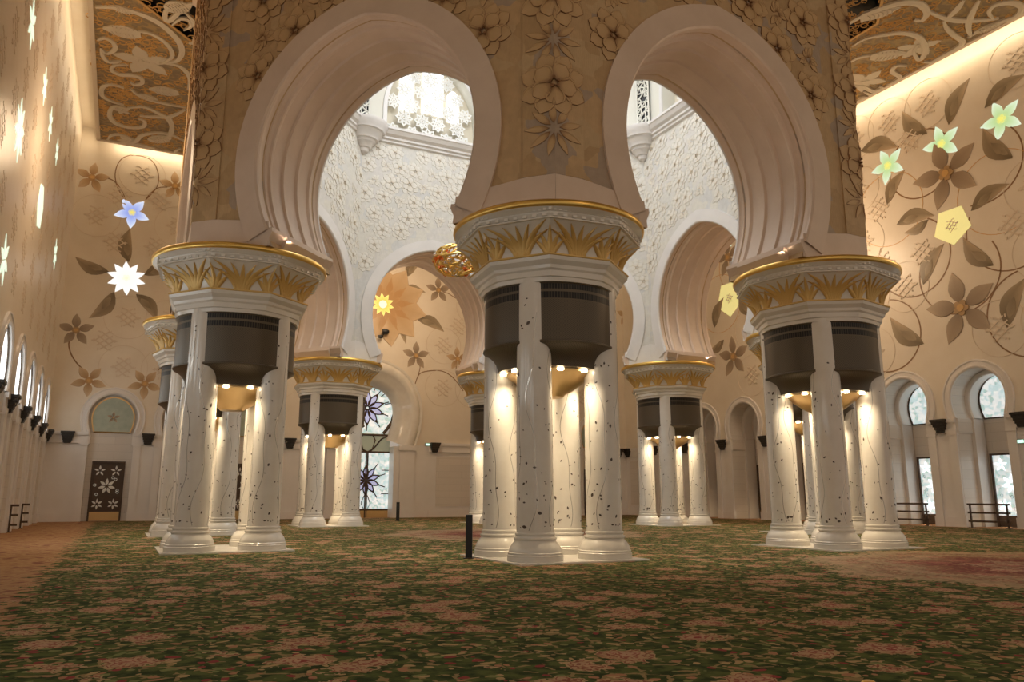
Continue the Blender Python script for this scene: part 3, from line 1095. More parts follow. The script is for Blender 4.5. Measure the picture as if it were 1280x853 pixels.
def ring_rows(prof, mat, name, n=64, blend=None, smooth=25):
    mb = MB()
    rows = []
    for r, z, b in prof:
        rows.append([(r * (oct8(2 * pi * i / n) * (1 - b) + b) * cos(2 * pi * i / n), r * (oct8(2 * pi * i / n) * (1 - b) + b) * sin(2 * pi * i / n), z) for i in range(n)])
    mb.quadgrid(rows, closed=True)
    return mb.mesh(name, mat, smooth=smooth)
collar_me = ring_rows([(1.0, 5.93, .7), (1.60, 5.93, .7), (1.62, 6.02, .6), (1.66, 6.04, .5), (1.68, 6.16, .3), (1.74, 6.20, .1), (1.76, 6.27, 0), (1.86, 6.36, 0), (1.88, 6.44, 0)], 'white', 'collar')
ledge_me = ring_rows([(1.88, 6.44, 0), (1.90, 6.455, 0), (1.90, 6.485, 0), (1.75, 6.51, 0)], 'gold_leaf', 'gilt_ledge')
bell_me = ring_rows([(1.70 + 0.42 * t ** 2.1 + 0.03 * t, BZ0 + (BZ1 - BZ0) * t, 0) for t in [i / 8 for i in range(9)]] +
                    [(2.20, 7.17, 0.1), (2.20, 7.20, .1), (2.16, 7.21, .15), (2.20, 7.27, .3), (2.20, 7.30, .4), (2.17, 7.31, .5), (2.24, 7.40, 1)], 'white', 'bell', smooth=20)
rim_me = ring_rows([(2.24, 7.40, 1), (2.27, 7.42, 1), (2.285, 7.47, 1), (2.273, 7.53, 1), (2.24, 7.56, 1), (2.0, 7.57, 1), (0.02, 7.58, 1)], 'gold', 'gilt_rim', smooth=40)
mb = MB()
for i in range(120):
    a = 2 * pi * i / 120
    f = oct8(a) * .75 + .25
    mb.box((2.205 * f * cos(a), 2.205 * f * sin(a), 7.355), (0.03, 0.03, 0.03), a)
    if i % 2 == 0:
        f = oct8(a) * .9 + .1
        mb.box((2.20 * f * cos(a), 2.20 * f * sin(a), 7.235), (0.03, 0.045, 0.028), a)
dentil_me = mb.mesh('dentil_row', 'white')

def grille_me():
    n = 20
    a0, a1 = -radians(36.5), radians(36.5)
    prof = [(1.44, 5.95), (1.52, 5.95), (1.53, 5.92), (1.515, 5.90), (1.515, 4.66), (1.545, 4.645), (1.55, 4.61), (1.53, 4.59), (1.47, 4.56), (1.38, 4.50), (1.30, 4.42), (1.24, 4.32), (1.21, 4.22), (1.20, 4.13), (0.9, 4.12)]
    mb = MB()
    mb.lathe(prof, n, a0, a1)
    me = mb.mesh('speaker_grille', 'grille', smooth=30)
    uv = me.uv_layers.new(name='UVMap')
    for lp in me.loops:
        v = me.vertices[lp.vertex_index].co
        uv.data[lp.index].uv = (atan2(v.y, v.x) * 1.5, v.z - 4.62)
    return me
GR = grille_me()
mb = MB(); mb.lathe([(1.05, 4.12), (1.05, 4.08), (0.98, 4.04), (0.80, 3.92), (0.52, 3.72), (0.36, 3.64), (0.30, 3.58), (0.0, 3.56)], 32); dish_me = mb.mesh('lamp_dish', 'brass', smooth=30)
mb = MB(); mb.prism([(0.07 * cos(2 * pi * i / 12), 0.07 * sin(2 * pi * i / 12)) for i in range(12)], -0.03, 0.02); bulb_me = mb.mesh('downlight', 'lamp')
mb = MB(); mb.prism([(2.18 * cos(pi / 4 + i * pi / 2), 2.18 * sin(pi / 4 + i * pi / 2)) for i in range(4)], 0.0, 0.03); plinth_me = mb.mesh('plinth', 'white')
mb = MB(); mb.lathe([(0.05, 0), (0.06, 0.02), (0.06, 0.14), (0.045, 0.15), (0.0, 0.15)], 12); up_me = mb.mesh('uplight', 'brass', smooth=30)

P8 = {}
for n, a in dict(C=-112.5, L=-157.5, R=-67.5, E=-22.5, BR=22.5, F=67.5, BL=112.5, W=157.5).items():
    P8[n] = (R8 * cos(radians(a)), R8 * sin(radians(a)))
PL = dict(C='nearest four-columned white marble pier, in the middle of the view',
          L='large four-columned pier left of the middle, under the left arch',
          R='four-columned pier right of the middle, before the right-hand wall',
          E='pier mostly hidden behind the right-hand near pier',
          BR='far pier with white capital seen through the right arch',
          F='farthest pier, half hidden at the left edge of the nearest pier',
          BL='far pier beside the stained-glass window, through the left arch',
          W='pier just behind and left of the large left pier')
def build_pier(n):
    x, y = P8[n]
    rot = radians(17.0 if n in ('C', 'L', 'BL', 'F') else 35.0)
    p = thing('marble_pier', PL[n], 'pier', (x, y, 0), 0, 'four-columned piers of the arcade')
    link('plinth', plinth_me, p)
    for k in range(4):
        a = pi / 4 + k * pi / 2
        m = Matrix.Translation((S_COL * cos(a), S_COL * sin(a), 0)) @ Matrix.Rotation(random.choice((0, 1, 2, 3)) * pi / 2 + k, 4, 'Z')
        sh = link('column', shaft_me, p, m)
        link('column_base', base_me, sh)
        inl, vn = INL[k]
        link('leaf_inlay', inl, sh, kind='stuff')
        link('vine_inlay', vn, sh, kind='stuff')
    for k in range(4):
        link('speaker_grille', GR, p, Matrix.Rotation(k * pi / 2, 4, 'Z'), label='dark bronze perforated curved panel')
    link('lamp_dish', dish_me, p)
    R = Matrix.Rotation(rot, 4, 'Z')
    link('collar', collar_me, p, R)
    cap = link('capital', bell_me, p, R)
    link('gilt_ledge', ledge_me, cap)
    link('gilt_rim', rim_me, cap)
    link('dentil_row', dentil_me, cap, kind='stuff')
    for k in range(8):
        link('palmette', PB, cap, Matrix.Rotation(k * pi / 4, 4, 'Z'))
        link('palmette', PS, cap, Matrix.Rotation(k * pi / 4, 4, 'Z'))
    for k in range(8):
        a = (k // 2) * pi / 2 + (0.28 if k % 2 else -0.28)
        link('downlight', bulb_me, p, Matrix.Translation((1.09 * cos(a), 1.09 * sin(a), 4.09)))
    for k in range(4):
        a = k * pi / 2
        lamp('downlight_beam', 'SPOT', (x + 1.02 * cos(a), y + 1.02 * sin(a), 4.03), 150, (1.0, 0.80, 0.52), 0.05, direction=(0, 0, -1), spot=radians(150), blend=1.0)
    return p
for n in ('C', 'L', 'R', 'BL', 'BR', 'W', 'F', 'E'):
    build_pier(n)
# small uplights on the capitals washing the arch soffits
for n in P8:
    x, y = P8[n]
    for sg in (-1, 1):
        th = atan2(y, x) + sg * pi / 2
        d = Vector((cos(th), sin(th), 0))
        q = Vector((x, y, 0)) + d * 2.08 + Vector((0, 0, 7.57))
        lamp('arch_uplight', 'SPOT', q + Vector((0, 0, 0.2)) + d * 0.05, 430, (1.0, 0.72, 0.53), 0.08, direction=tuple(d * 0.12 + Vector((0, 0, 1))), spot=radians(140), blend=1.0)


# ------------------------------------------------------------------ outer hall walls
def ring_circle(r, w, mat, name, n=40, a0=0.0, a1=2 * pi, h=0.02):
    mb = MB()
    rows = []
    for i in range(n + 1):
        a = a0 + (a1 - a0) * i / n
        rows.append([((r - w) * cos(a), (r - w) * sin(a), 0), ((r - w) * cos(a), (r - w) * sin(a), h), ((r + w) * cos(a), (r + w) * sin(a), h), ((r + w) * cos(a), (r + w) * sin(a), 0)])
    mb.quadgrid(rows)
    return mb.mesh(name, mat)

def relief_hash():
    mb = MB()
    for k in range(3):
        for sg in (-1, 1):
            a = sg * radians(38)
            off = (k - 1) * 0.30
            c = Vector((-sin(a), cos(a))) * off
            mb.box((c.x, c.y, 0.02), (0.50, 0.035, 0.02), a)
    for k in range(6):
        a = k * pi / 3
        mb.box((0.62 * cos(a), 0.62 * sin(a), 0.02), (0.07, 0.035, 0.02), a + 0.6)
    return mb.mesh('relief_flower', 'relief')
HASH = relief_hash()
CIRC = ring_circle(1.25, 0.012, 'relief', 'relief_circle')

NS = 5.65
def bay_curve(sw=1.27, zs=NS, za=6.98, jamb=1.12):
    a = arch_curve(sw, zs, za, 4.82, 0.22, 3, 8)
    return [(-jamb, 0.0), (-jamb, 4.1), (-jamb + 0.08, 4.16), (-jamb + .08, 4.80)] + a + [(jamb - .08, 4.80), (jamb - 0.08, 4.16), (jamb, 4.1), (jamb, 0.0)]

def hall_wall(name, O, T, Nn, s0, s1, bays, depth, z_top, mat_low, face, big=None):
    """bays: centres along the wall; face: builds what fills each bay"""
    O = Vector(O); T = Vector(T); Nn = Vector(Nn); Z = Vector((0, 0, 1))
    P = lambda d=0.0: (lambda s, z: O + T * s + Z * z + Nn * d)
    up = MB(); low = MB()
    edges = [s0]
    allb = sorted([(c, False) for c in bays] + ([(big, True)] if big is not None else []))
    spans = []
    for i, (c, isbig) in enumerate(allb):
        hw = 4.9 if isbig else 1.8
        spans.append((c - hw, c + hw, c, isbig))
    cur = s0
    mb = MB()
    for a, b, c, isbig in spans:
        if a > cur + 1e-3:
            rows = [[P()(cur + (a - cur) * j / 3, z) for j in range(4)] for z in (0, 4.8, 11.2)]
            mb.quadgrid(rows)
        cv = big_curve() if isbig else bay_curve()
        Q = lambda s, z, c=c: P()(c + s, z)
        strip_wall(mb, cv, a - c, b - c, 11.2, Q)
        cur = b
    if cur < s1:
        mb.quadgrid([[P()(cur + (s1 - cur) * j / 3, z) for j in range(4)] for z in (0, 4.8, 11.2)])
    n = 12
    mb.quadgrid([[P()(s0 + (s1 - s0) * j / n, 11.2 + (z_top - 11.2) * i / 5) for j in range(n + 1)] for i in range(6)])
    me = mb.mesh(name, 'wall')
    me.materials.append(M['lower'])
    for p in me.polygons:
        if p.center.z < 4.8:
            p.material_index = 1  # lower wall made whiter: daylight put into its colour
    wall = link(name, me, kind='structure')
    # niches
    for a, b, c, isbig in spans:
        if isbig:
            continue
        cv = bay_curve()
        mb = MB()
        mb.quadgrid([[P(0)(c + s, z), P(-depth)(c + s, z)] for s, z in cv])
        k = max(range(len(cv)), key=lambda i: cv[i][1])
        mb.quadgrid([[P(-depth)(c + s, z), P(-depth)(c, z), P(-depth)(c - s, z)] for s, z in cv[:k + 1]])
        link('niche', mb.mesh('niche', mat_low), wall)
        # archivolt
        ac = arch_curve(1.27, NS, 6.98, 4.82, 0.22, 5, 12)
        nr = curve_normals(ac)
        kk = max(range(len(ac)), key=lambda i: ac[i][1])
        mb = MB()
        rows = []
        for i, ((s, z), (nx, nz)) in enumerate(zip(ac, nr)):
            if i == kk:
                nx, nz = 0, 1.03
            rows.append([P(d)(c + s + nx * e, z + nz * e) for e, d in ((-0.04, -.02), (-0.04, .05), (0.02, .09), (0.08, .09), (0.10, .05), (0.26, .04), (0.28, .08), (0.34, .08), (0.36, 0))])
        mb.quadgrid(rows)
        link('archivolt', mb.mesh('archivolt', 'lower', smooth=30), wall)
        for sg in (-1, 1):
            mb = MB()
            cc = O + T * (c + sg * 1.32) + Nn * 0.03
            ax = abs(T.x) > .5
            hx, hy = (0.19, 0.05) if ax else (0.05, 0.19)
            mb.box((cc.x, cc.y, 2.3), (hx, hy, 1.84))
            mb.box((cc.x, cc.y, 0.23), (hx + .03, hy + .03, 0.23))
            mb.box((cc.x, cc.y, 4.12), (hx + .03, hy + .04, 0.06))
            link('pilaster', mb.mesh('pilaster', 'lower'), wall)
        face(wall, P, c)
    # impost moulding, skirting and dark brackets between bays
    def seg(a, b):
        ax = abs(T.x) > .5
        m = O + T * ((a + b) / 2)
        h = (b - a) / 2
        mb = MB()
        for z0, z1, d in ((4.18, 4.30, .10), (4.30, 4.62, .06), (4.62, 4.80, .13)):
            q = m + Nn * (d / 2)
            mb.box((q.x, q.y, (z0 + z1) / 2), ((h, d / 2, (z1 - z0) / 2) if ax else (d / 2, h, (z1 - z0) / 2)))
        link('impost_moulding', mb.mesh('impost_moulding', 'lower'), wall)
        mb = MB()
        q = m + Nn * .035
        mb.box((q.x, q.y, .22), ((h, .035, .22) if ax else (.035, h, .22)))
        link('skirting', mb.mesh('skirting', 'lower'), wall)
        if b - a > 2.6:
            mb = MB()
            q = m + Nn * .012
            mb.box((q.x, q.y, 2.3), ((h - .5, .02, 1.6) if ax else (.02, h - .5, 1.6)))
            link('wall_panel', mb.mesh('wall_panel', mat_low), wall)
            for sg in (-1, 1):
                bracket(m.x + T.x * sg * (h - .35), m.y + T.y * sg * (h - .35))
        else:
            bracket(m.x, m.y)
    def bracket(x, y):
        mb = MB()
        for i in range(5):
            w = 0.34 - 0.035 * i
            d = 0.36 - 0.05 * i
            z1 = 4.80 - 0.125 * i
            q = Vector((x, y, 0)) + Nn * (d / 2 + .02)
            ax = abs(T.x) > .5
            mb.box((q.x, q.y, z1 - .05), ((w, d / 2, .05) if ax else (d / 2, w, .05)))
            w -= .04
            mb.box((q.x, q.y, z1 - .11), ((w, d / 2 - .02, .02) if ax else (d / 2 - .02, w, .02)))
        link('bracket', mb.mesh('bracket', 'dark'), wall)
    cur = s0
    for a, b, c, isbig in spans:
        e = 3.9 if isbig else 1.13
        if c - e - cur > .2:
            seg(cur, c - e)
        cur = c + e
    if s1 - cur > .2:
        seg(cur, s1)
    return wall, P

BW = 1.0
def big_curve():
    a = arch_curve(2.45, 6.75, 9.2, 4.6, 0.10, 4, 14)
    return [(-2.1, 0.0), (-2.1, 4.5)] + a + [(2.1, 4.5), (2.1, 0.0)]

def fill_curve(mb, cv, P, c, d, z_cut=None):
    k = max(range(len(cv)), key=lambda i: cv[i][1])
    mb.quadgrid([[P(d)(c + s, z), P(d)(c, z), P(d)(c - s, z)] for s, z in cv[:k + 1]])

def lunette(wall, P, c, d, mat, frame_mat, sw=1.02, name='lunette_glass', star=True):
    cv = arch_curve(sw, NS, NS + 1.12, 4.86, 0.25, 3, 8)
    mb = MB(); fill_curve(mb, cv, P, c, d + .02)
    g = link(name, mb.mesh(name, mat), wall)
    nr = curve_normals(cv)
    mb = MB()
    mb.quadgrid([[P(d)(c + s + nx * .07, z + nz * .07), P(d + .06)(c + s + nx * .07, z + nz * .07), P(d + .06)(c + s, z), P(d + .02)(c + s, z)] for (s, z), (nx, nz) in zip(cv, nr)])
    a, b = P(d + .03)(c - sw * .9, 4.84), P(d + .03)(c + sw * .9, 4.84)
    mb.tube([a, b], .035, 4)
    link('lunette_frame', mb.mesh('lunette_frame', frame_mat), wall)

MOSAIC = new_mat('stained_glass', (0.8, 0.9, 0.95), 0.2)
def mosaic():
    nt = MOSAIC.node_tree
    b = nt.nodes['Principled BSDF']
    tc = N(nt, 'ShaderNodeTexCoord')
    v = N(nt, 'ShaderNodeTexVoronoi', i_Scale=7.0)
    nt.links.new(tc.outputs['Object'], v.inputs['Vector'])
    sc = N(nt, 'ShaderNodeSeparateColor')
    nt.links.new(v.outputs['Color'], sc.inputs['Color'])
    r = ramp(nt, [(0, (0.62, 0.80, 0.82)), (0.3, (0.90, 0.95, 0.95)), (0.55, (0.50, 0.66, 0.62)), (0.7, (0.97, 0.98, 0.97)), (0.85, (0.72, 0.86, 0.90))], 'CONSTANT')
    nt.links.new(sc.outputs['Red'], r.inputs['Fac'])
    nt.links.new(r.outputs['Color'], b.inputs['Base Color'])
    nt.links.new(r.outputs['Color'], b.inputs['Emission Color'])
    b.inputs['Emission Strength'].default_value = 0.6
mosaic()
M['mosaic'] = MOSAIC
M['petal_glass'] = emit('violet_petal_glass', (0.50, 0.53, 0.80), 0.55)
M['door_flower'] = emit('lit_door_flower_glass', (0.80, 0.78, 0.66), 0.35)
M['mid_glass'] = emit('grey_green_panel_glass', (0.36, 0.38, 0.28), 0.25)

def glass_flower_part(wall, P, c, z, r, n, d, T, Nn, fillmat, leadw=0.03):
    """leaded flower: coloured petals with dark lead outlines"""
    O = P(d)(c, z)
    F = frame(O, T, Nn)
    for k in range(n):
        mb = MB()
        pts = petal_pts(r, r * 0.36, 6, 1.0, r * 0.08)
        poly = [(x, -w, 0.0) for x, w, t in pts] + [(x, w, 0.0) for x, w, t in reversed(pts[1:-1])]
        mb.poly(poly)
        pe = link('glass_petal', mb.mesh('glass_petal', fillmat), wall, F @ Matrix.Rotation(2 * pi * k / n + pi / 2, 4, 'Z'))
    mb = MB()
    for k in range(n):
        a = 2 * pi * k / n + pi / 2
        pts = petal_pts(r, r * 0.36, 6, 1.0, r * 0.08)
        for sg in (-1, 1):
            mb.tube([(x * cos(a) - sg * w * sin(a), x * sin(a) + sg * w * cos(a), 0.015) for x, w, t in pts], leadw, 4)
    link('lead_line', mb.mesh('lead_line', 'wood'), wall, F)

def leaded_door(wall, P, c, d, T, Nn, lit, idx, half=0.82, h=3.24):
    door = link('door_%d' % idx, None, wall)
    mb = MB()
    F = frame(P(d)(c, 0), T, Nn)
    def B(x0, x1, z0, z1, y0=0.0, y1=0.06):
        mb.box(((x0 + x1) / 2, (z0 + z1) / 2, (y0 + y1) / 2), ((x1 - x0) / 2, (z1 - z0) / 2, (y1 - y0) / 2))
    B(-half, -half + .09, 0, h, 0, .1); B(half - .09, half, 0, h, 0, .1); B(-half + .09, half - .09, h - .09, h, 0, .1)
    link('door_frame', mb.mesh('door_frame', 'wood'), wall, F)
    mb = MB(); B(-half + .09, half - .09, .5, h - .09, 0.0, .03)
    link('door_pane', mb.mesh('door_pane', 'mosaic' if lit else 'wood'), wall, F)
    mb = MB(); B(-half + .09, half - .09, 0.02, .5, 0.0, .05)
    link('kick_plate', mb.mesh('kick_plate', 'brass' if not lit else 'wood'), wall, F)
    bpy.data.objects.remove(door)
    hh = h
    spots = [(-.40, hh - .52, .30, 5), (.40, hh - .52, .30, 5), (0, 1.88, .44, 7), (-.40, .92, .30, 6), (.40, .92, .30, 6)]
    for x, z, r, n in spots:
        for k in range(n):
            m2 = MB()
            petal(m2, r, r * .36, 2 * pi * k / n + pi / 2, h=.02, lift=.0, n=4, base=r * .16, groove=False)
            q = link('glass_petal', m2.mesh('glass_petal', 'lattice' if not lit else 'sky_pane'), wall, F @ Matrix.Translation((x, z, .035)))
    mb = MB()
    rnd = random.Random(idx)
    for k in range(26):
        x, z = rnd.uniform(-half + .2, half - .2), rnd.uniform(.65, h - .2)
        if min(hypot(x - a, z - b) - r for a, b, r, n in spots) < .06:
            continue
        pts = [(x + .07 * cos(2 * pi * i / 6), z + .07 * sin(2 * pi * i / 6), .04) for i in range(6)]
        mb.tube(pts, .008, 4, closed=True)
    link('door_tracery', mb.mesh('door_tracery', 'door_flower' if not lit else 'wood'), wall, F, kind='stuff')

HN = {'n': 0}
Tl, Nl = (0, 1, 0), (1, 0, 0)
Tb, Nb = (1, 0, 0), (0, -1, 0)
Tr, Nr = (0, 1, 0), (-1, 0, 0)

def face_left(wall, P, c):
    lunette(wall, P, c, -0.09, 'window', 'wood', 1.17)

def face_back(wall, P, c):
    HN['n'] += 1
    mb = MB()
    lunette(wall, P, c, -0.28, 'glass_green', 'brass')
    mb = inlay_flower(5, .42, True)
    link('lunette_flower', mb.mesh('lunette_flower', 'petal_brown'), wall, frame(P(-.25)(c, NS + .02), Tb, Nb, 0, .34))
    leaded_door(wall, P, c, -0.30, Tb, Nb, False, HN['n'])

def face_right(wall, P, c):
    HN['n'] += 1
    # inner arch standing at the back of the niche, glass deeper still
    # inner arch standing half way into the niche, glass deeper still
    ac = arch_curve(1.12, NS, 6.80, 4.82, 0.22, 4, 10)
    nr = curve_normals(ac)
    mb = MB()
    mb.quadgrid([[P(d)(c + q + nx * e, z + nz * e) for e, d in ((.15, -1.0), (.0, -1.0), (-.05, -1.05), (-.05, -1.7))] for (q, z), (nx, nz) in zip(ac, nr)])
    for sg in (-1, 1):
        p = P(-1.36)(c + sg * 1.06, 2.4)
        mb.box((p.x, p.y, 2.4), (.36, .10, 2.42))
    link('inner_arch', mb.mesh('inner_arch', 'lower', smooth=30), wall)
    lit = c < 0
    lunette(wall, P, c, -1.72, 'mosaic' if lit else 'lower', 'wood' if lit else 'lower', 1.0)
    leaded_door(wall, P, c, -1.72, (0, -1, 0), Nr, lit, HN['n'])
    lamp('niche_lamp', 'POINT', P(-.9)(c, .25), 5, (1.0, .8, .5), .05)

BL_BAYS = [-12.4 + 4.0 * i for i in range(-4, 9)]
wl, PLf = hall_wall('wall_left', (-UL, 0, 0), Tl, Nl, -32, VB, [b for b in BL_BAYS if b < VB - 2], 0.12, ZC + 1.1, 'course_y', face_left)
wb, PBk = hall_wall('wall_back', (0, VB, 0), Tb, Nb, -UL, UR, [-13.8, -10.1, -6.45, 6.45 + 3.9, 14.1, 17.8], 0.32, ZC + 1.1, 'course_x', face_back, big=BW)
wr, PRt = hall_wall('wall_right', (UR, 0, 0), Tr, Nr, -22, VB, [-4.7 + 3.675 * i for i in range(-4, 7)], 1.75, ZC + 1.1, 'course_y', face_right)

# the great stained-glass window of the back wall
def great_window():
    P0 = PBk
    P = lambda d: (lambda q, z: P0(d)(q + BW, z))
    ac = arch_curve(2.45, 6.75, 9.2, 4.6, 0.10, 6, 16)
    nr = curve_normals(ac)
    k = max(range(len(ac)), key=lambda i: ac[i][1])
    mb = MB()
    rows = []
    for i, ((s, z), (nx, nz)) in enumerate(zip(ac, nr)):
        if i == k:
            nx, nz = 0, 1
        rows.append([P(d)(s + nx * e, z + nz * e) for e, d in ((-.85, -.95), (-.85, -.75), (-.80, -.70), (-.70, -.45), (-.35, -.15), (0.0, .0), (.10, .12), (.25, .22), (.45, .26), (.62, .20), (.74, .06), (.80, .10), (.92, .10), (.95, 0.0))])
    mb.quadgrid(rows)
    link('archivolt', mb.mesh('archivolt', 'shaft', smooth=50), wb)
    for sg in (-1, 1):
        mb = MB()
        mb.box((BW + sg * 2.35, VB - .05, 2.25), (.5, .12, 2.25))
        mb.box((BW + sg * 1.85, VB + .4, 2.25), (.38, .5, 2.25))
        mb.box((BW + sg * 2.35, VB - .08, .25), (.56, .16, .25))
        mb.box((BW + sg * 2.35, VB - .08, 4.4), (.58, .18, .16))
        link('pilaster', mb.mesh('pilaster', 'lower'), wb)
    y = -.92
    # glass
    cv = arch_curve(1.72, 6.95, 8.55, 5.35, 0.28, 5, 12)
    mb = MB(); fill_curve(mb, cv, P, 0, y)
    link('window_1', mb.mesh('window_1', 'mosaic'), kind='structure')
    win = bpy.data.objects['window_1']
    def V(m2, name, mat, kind=None):
        return link(name, m2.mesh(name, mat), win, kind=kind)
    mb = MB(); mb.poly([P(y)(-1.5, 4.15), P(y)(1.5, 4.15), P(y)(1.5, 5.35), P(y)(-1.5, 5.35)]); V(mb, 'middle_panel', 'mid_glass')
    mb = MB(); mb.poly([P(y)(-1.5, .5), P(y)(1.5, .5), P(y)(1.5, 4.15), P(y)(-1.5, 4.15)]); V(mb, 'lower_glass', 'mosaic')
    mb = MB(); mb.box((BW, VB + .92, .25), (1.5, .04, .25)); V(mb, 'kick_plate', 'brass')
    nr2 = curve_normals(cv)
    mb = MB()
    mb.tube([P(y + .03)(s, z) for s, z in cv], .11, 6)
    for x in (-1.5, -1.75, -.05, .05, 1.75, 2.4):
        mb.tube([P(y + .03)(x, 0.0), P(y + .03)(x, 4.2)], .05, 5)
    for z in (.5, 4.15, 5.25):
        mb.tube([P(y + .03)(-1.5, z), P(y + .03)(1.5, z)], .06, 5)
    for z in (1.5, 3.0):
        for sg in (-1, 1):
            mb.tube([P(y + .03)(sg * 1.0, z), P(y + .03)(sg * 1.5, z)], .03, 5)
    # sweeping lines
    for sg in (-1, 1):
        mb.tube([P(y + .03)(sg * x, z) for x, z in ((.2, 4.2), (.5, 4.5), (.9, 5.0), (1.5, 5.3))], .05, 5)
        mb.tube([P(y + .03)(sg * x, z) for x, z in ((.3, 5.3), (.5, 4.9), (.3, 4.3), (.0, 4.15))], .05, 5)
        mb.tube([P(y + .03)(sg * x, z) for x, z in ((.1, .5), (.3, .9), (.1, 1.4))], .03, 5)
        for k in range(3):
            a = (0.5 + k) * 0.52
            p0 = (1.1 * cos(a), 1.1 * sin(a)); p1 = (1.7 * cos(a), 1.6 * sin(a))
            mb.tube([P(y + .03)(sg * p0[0], 7.0 + p0[1]), P(y + .03)(sg * p1[0], min(7.0 + p1[1], 8.5))], .03, 5)
    for k in range(10):
        a = 2 * pi * k / 10 + .31
        for cx0, cz0, r0, r1 in ((-.1, 7.0, .95, 1.5), (-.05, 2.35, .8, 1.35)):
            x1, z1 = cx0 + r1 * cos(a), cz0 + r1 * sin(a)
            if abs(x1) < 1.6 and (z1 < 8.4) and not 4.1 < z1 < 5.5:
                mb.tube([P(y + .03)(cx0 + r0 * cos(a), cz0 + r0 * sin(a)), P(y + .03)(x1, z1)], .035, 5)
    V(mb, 'window_frame', 'wood')
    # small panes: leaded flowers
    def flower(c, z, r, n):
        F = frame(P(y + .02)(c, z), Tb, Nb)
        for q in range(n):
            m2 = MB(); pts = petal_pts(r, r * .34, 6, 1.0, r * .08)
            m2.poly([(x, -w, 0) for x, w, t in pts] + [(x, w, 0) for x, w, t in reversed(pts[1:-1])])
            link('glass_petal', m2.mesh('glass_petal', 'petal_glass'), win, F @ Matrix.Rotation(2 * pi * q / n + pi / 2, 4, 'Z'))
        m2 = MB()
        for q in range(n):
            a = 2 * pi * q / n + pi / 2
            for sg in (-1, 1):
                m2.tube([(x * cos(a) - sg * w * sin(a), x * sin(a) + sg * w * cos(a), .02) for x, w, t in petal_pts(r, r * .34, 6, 1.0, r * .08)], .042, 4)
        link('lead_line', m2.mesh('lead_line', 'wood'), win, F)
    flower(-.1, 7.0, 1.15, 10)
    flower(-.05, 2.35, .95, 10)
great_window()

# ------------------------------------------------------------------ inlaid flowers, leaves and stems, each placed where it was measured
FL = {
    'tan': (inlay_flower(5, .48), 'petal_tan'),
    'brown': (inlay_flower(5, .47), 'petal_brown'),
    'blue': (inlay_flower(5, .52, core=True, base=.02), 'glow_blue'),
    'white': (inlay_flower(10, .40, core=True, base=.05), 'glow_white'),
    'yellow': (inlay_flower(10, .40, core=False, base=.05), 'glow_yellow'),
    'green': (inlay_flower(5, .50, core=True, base=.02), 'glow_green'),
    'outer': (inlay_flower(10, .60, core=False, second=False, base=.10), 'petal_tan'),
    'bigtan': (inlay_flower(10, .52, core=False, second=False, base=.10), 'petal_tan2'),
    'inner': (inlay_flower(10, .52, core=False, second=False, base=.10), 'petal_tan2'),
}
FL = {k: v[0].mesh('inlaid_flower', v[1], smooth=40) for k, v in FL.items()}
LEAF = leaf_mesh().mesh('inlaid_leaf', 'leaf_brown', smooth=40)
HASHES = []

WALLS = {'L': (0, -UL, wl, Tl, Nl), 'B': (1, VB, wb, Tb, Nb), 'R': (0, UR, wr, (0, -1, 0), Nr)}
AVOID = {'L': [], 'B': [], 'R': []}
def wall_pt(w, px, py):
    ax, val = WALLS[w][0], WALLS[w][1]
    return hit(px, py, ax, val)
def wall2(w, px, py):
    p = wall_pt(w, px, py)
    T = Vector(WALLS[w][3])
    return Vector((p.dot(T), p.z))
def put(w, me, px, py, r, rot=0.0, lift=0.0, name=None):
    p = wall_pt(w, px, py)
    AVOID[w].append((*wall2(w, px, py), r * 1.0))
    _, _, wo, T, Nn = WALLS[w]
    return link(name or me.name.split('.')[0], me, wo, frame(p + Vector(Nn) * lift, T, Nn, rot, r))
def leaf(w, x0, y0, x1, y1, wide=1.0, lift=0.0):
    a, b = wall2(w, x0, y0), wall2(w, x1, y1)
    d = b - a
    AVOID[w] += [(*(a + d * .25), .35), (*(a + d * .75), .35)]
    _, _, wo, T, Nn = WALLS[w]
    m = frame(wall_pt(w, x0, y0) + Vector(Nn) * lift, T, Nn, atan2(d.y, d.x), 1.0) @ Matrix.Diagonal((d.length, d.length * wide, 1.0, 1.0))
    link('inlaid_leaf', LEAF, wo, m)
def stem(w, pts, width=0.07, mat='line'):
    P2 = [wall2(w, *p) for p in pts]
    _, _, wo, T, Nn = WALLS[w]
    o = {'L': Vector((-UL, 0, 0)), 'B': Vector((0, VB, 0)), 'R': Vector((UR, 0, 0))}[w]
    mb = ribbon([tuple(p) for p in P2], width, 0, 0.015, taper=False)
    link('inlaid_stem', mb.mesh('inlaid_stem', mat), wo, frame(o, T, Nn))
def stem_circle(w, px, py, r, a0, a1, width=0.04, mat='line'):
    _, _, wo, T, Nn = WALLS[w]
    me = ring_circle(r, width, mat, 'inlaid_stem', 36, radians(a0), radians(a1), 0.012)
    link('inlaid_stem', me, wo, frame(wall_pt(w, px, py), T, Nn))

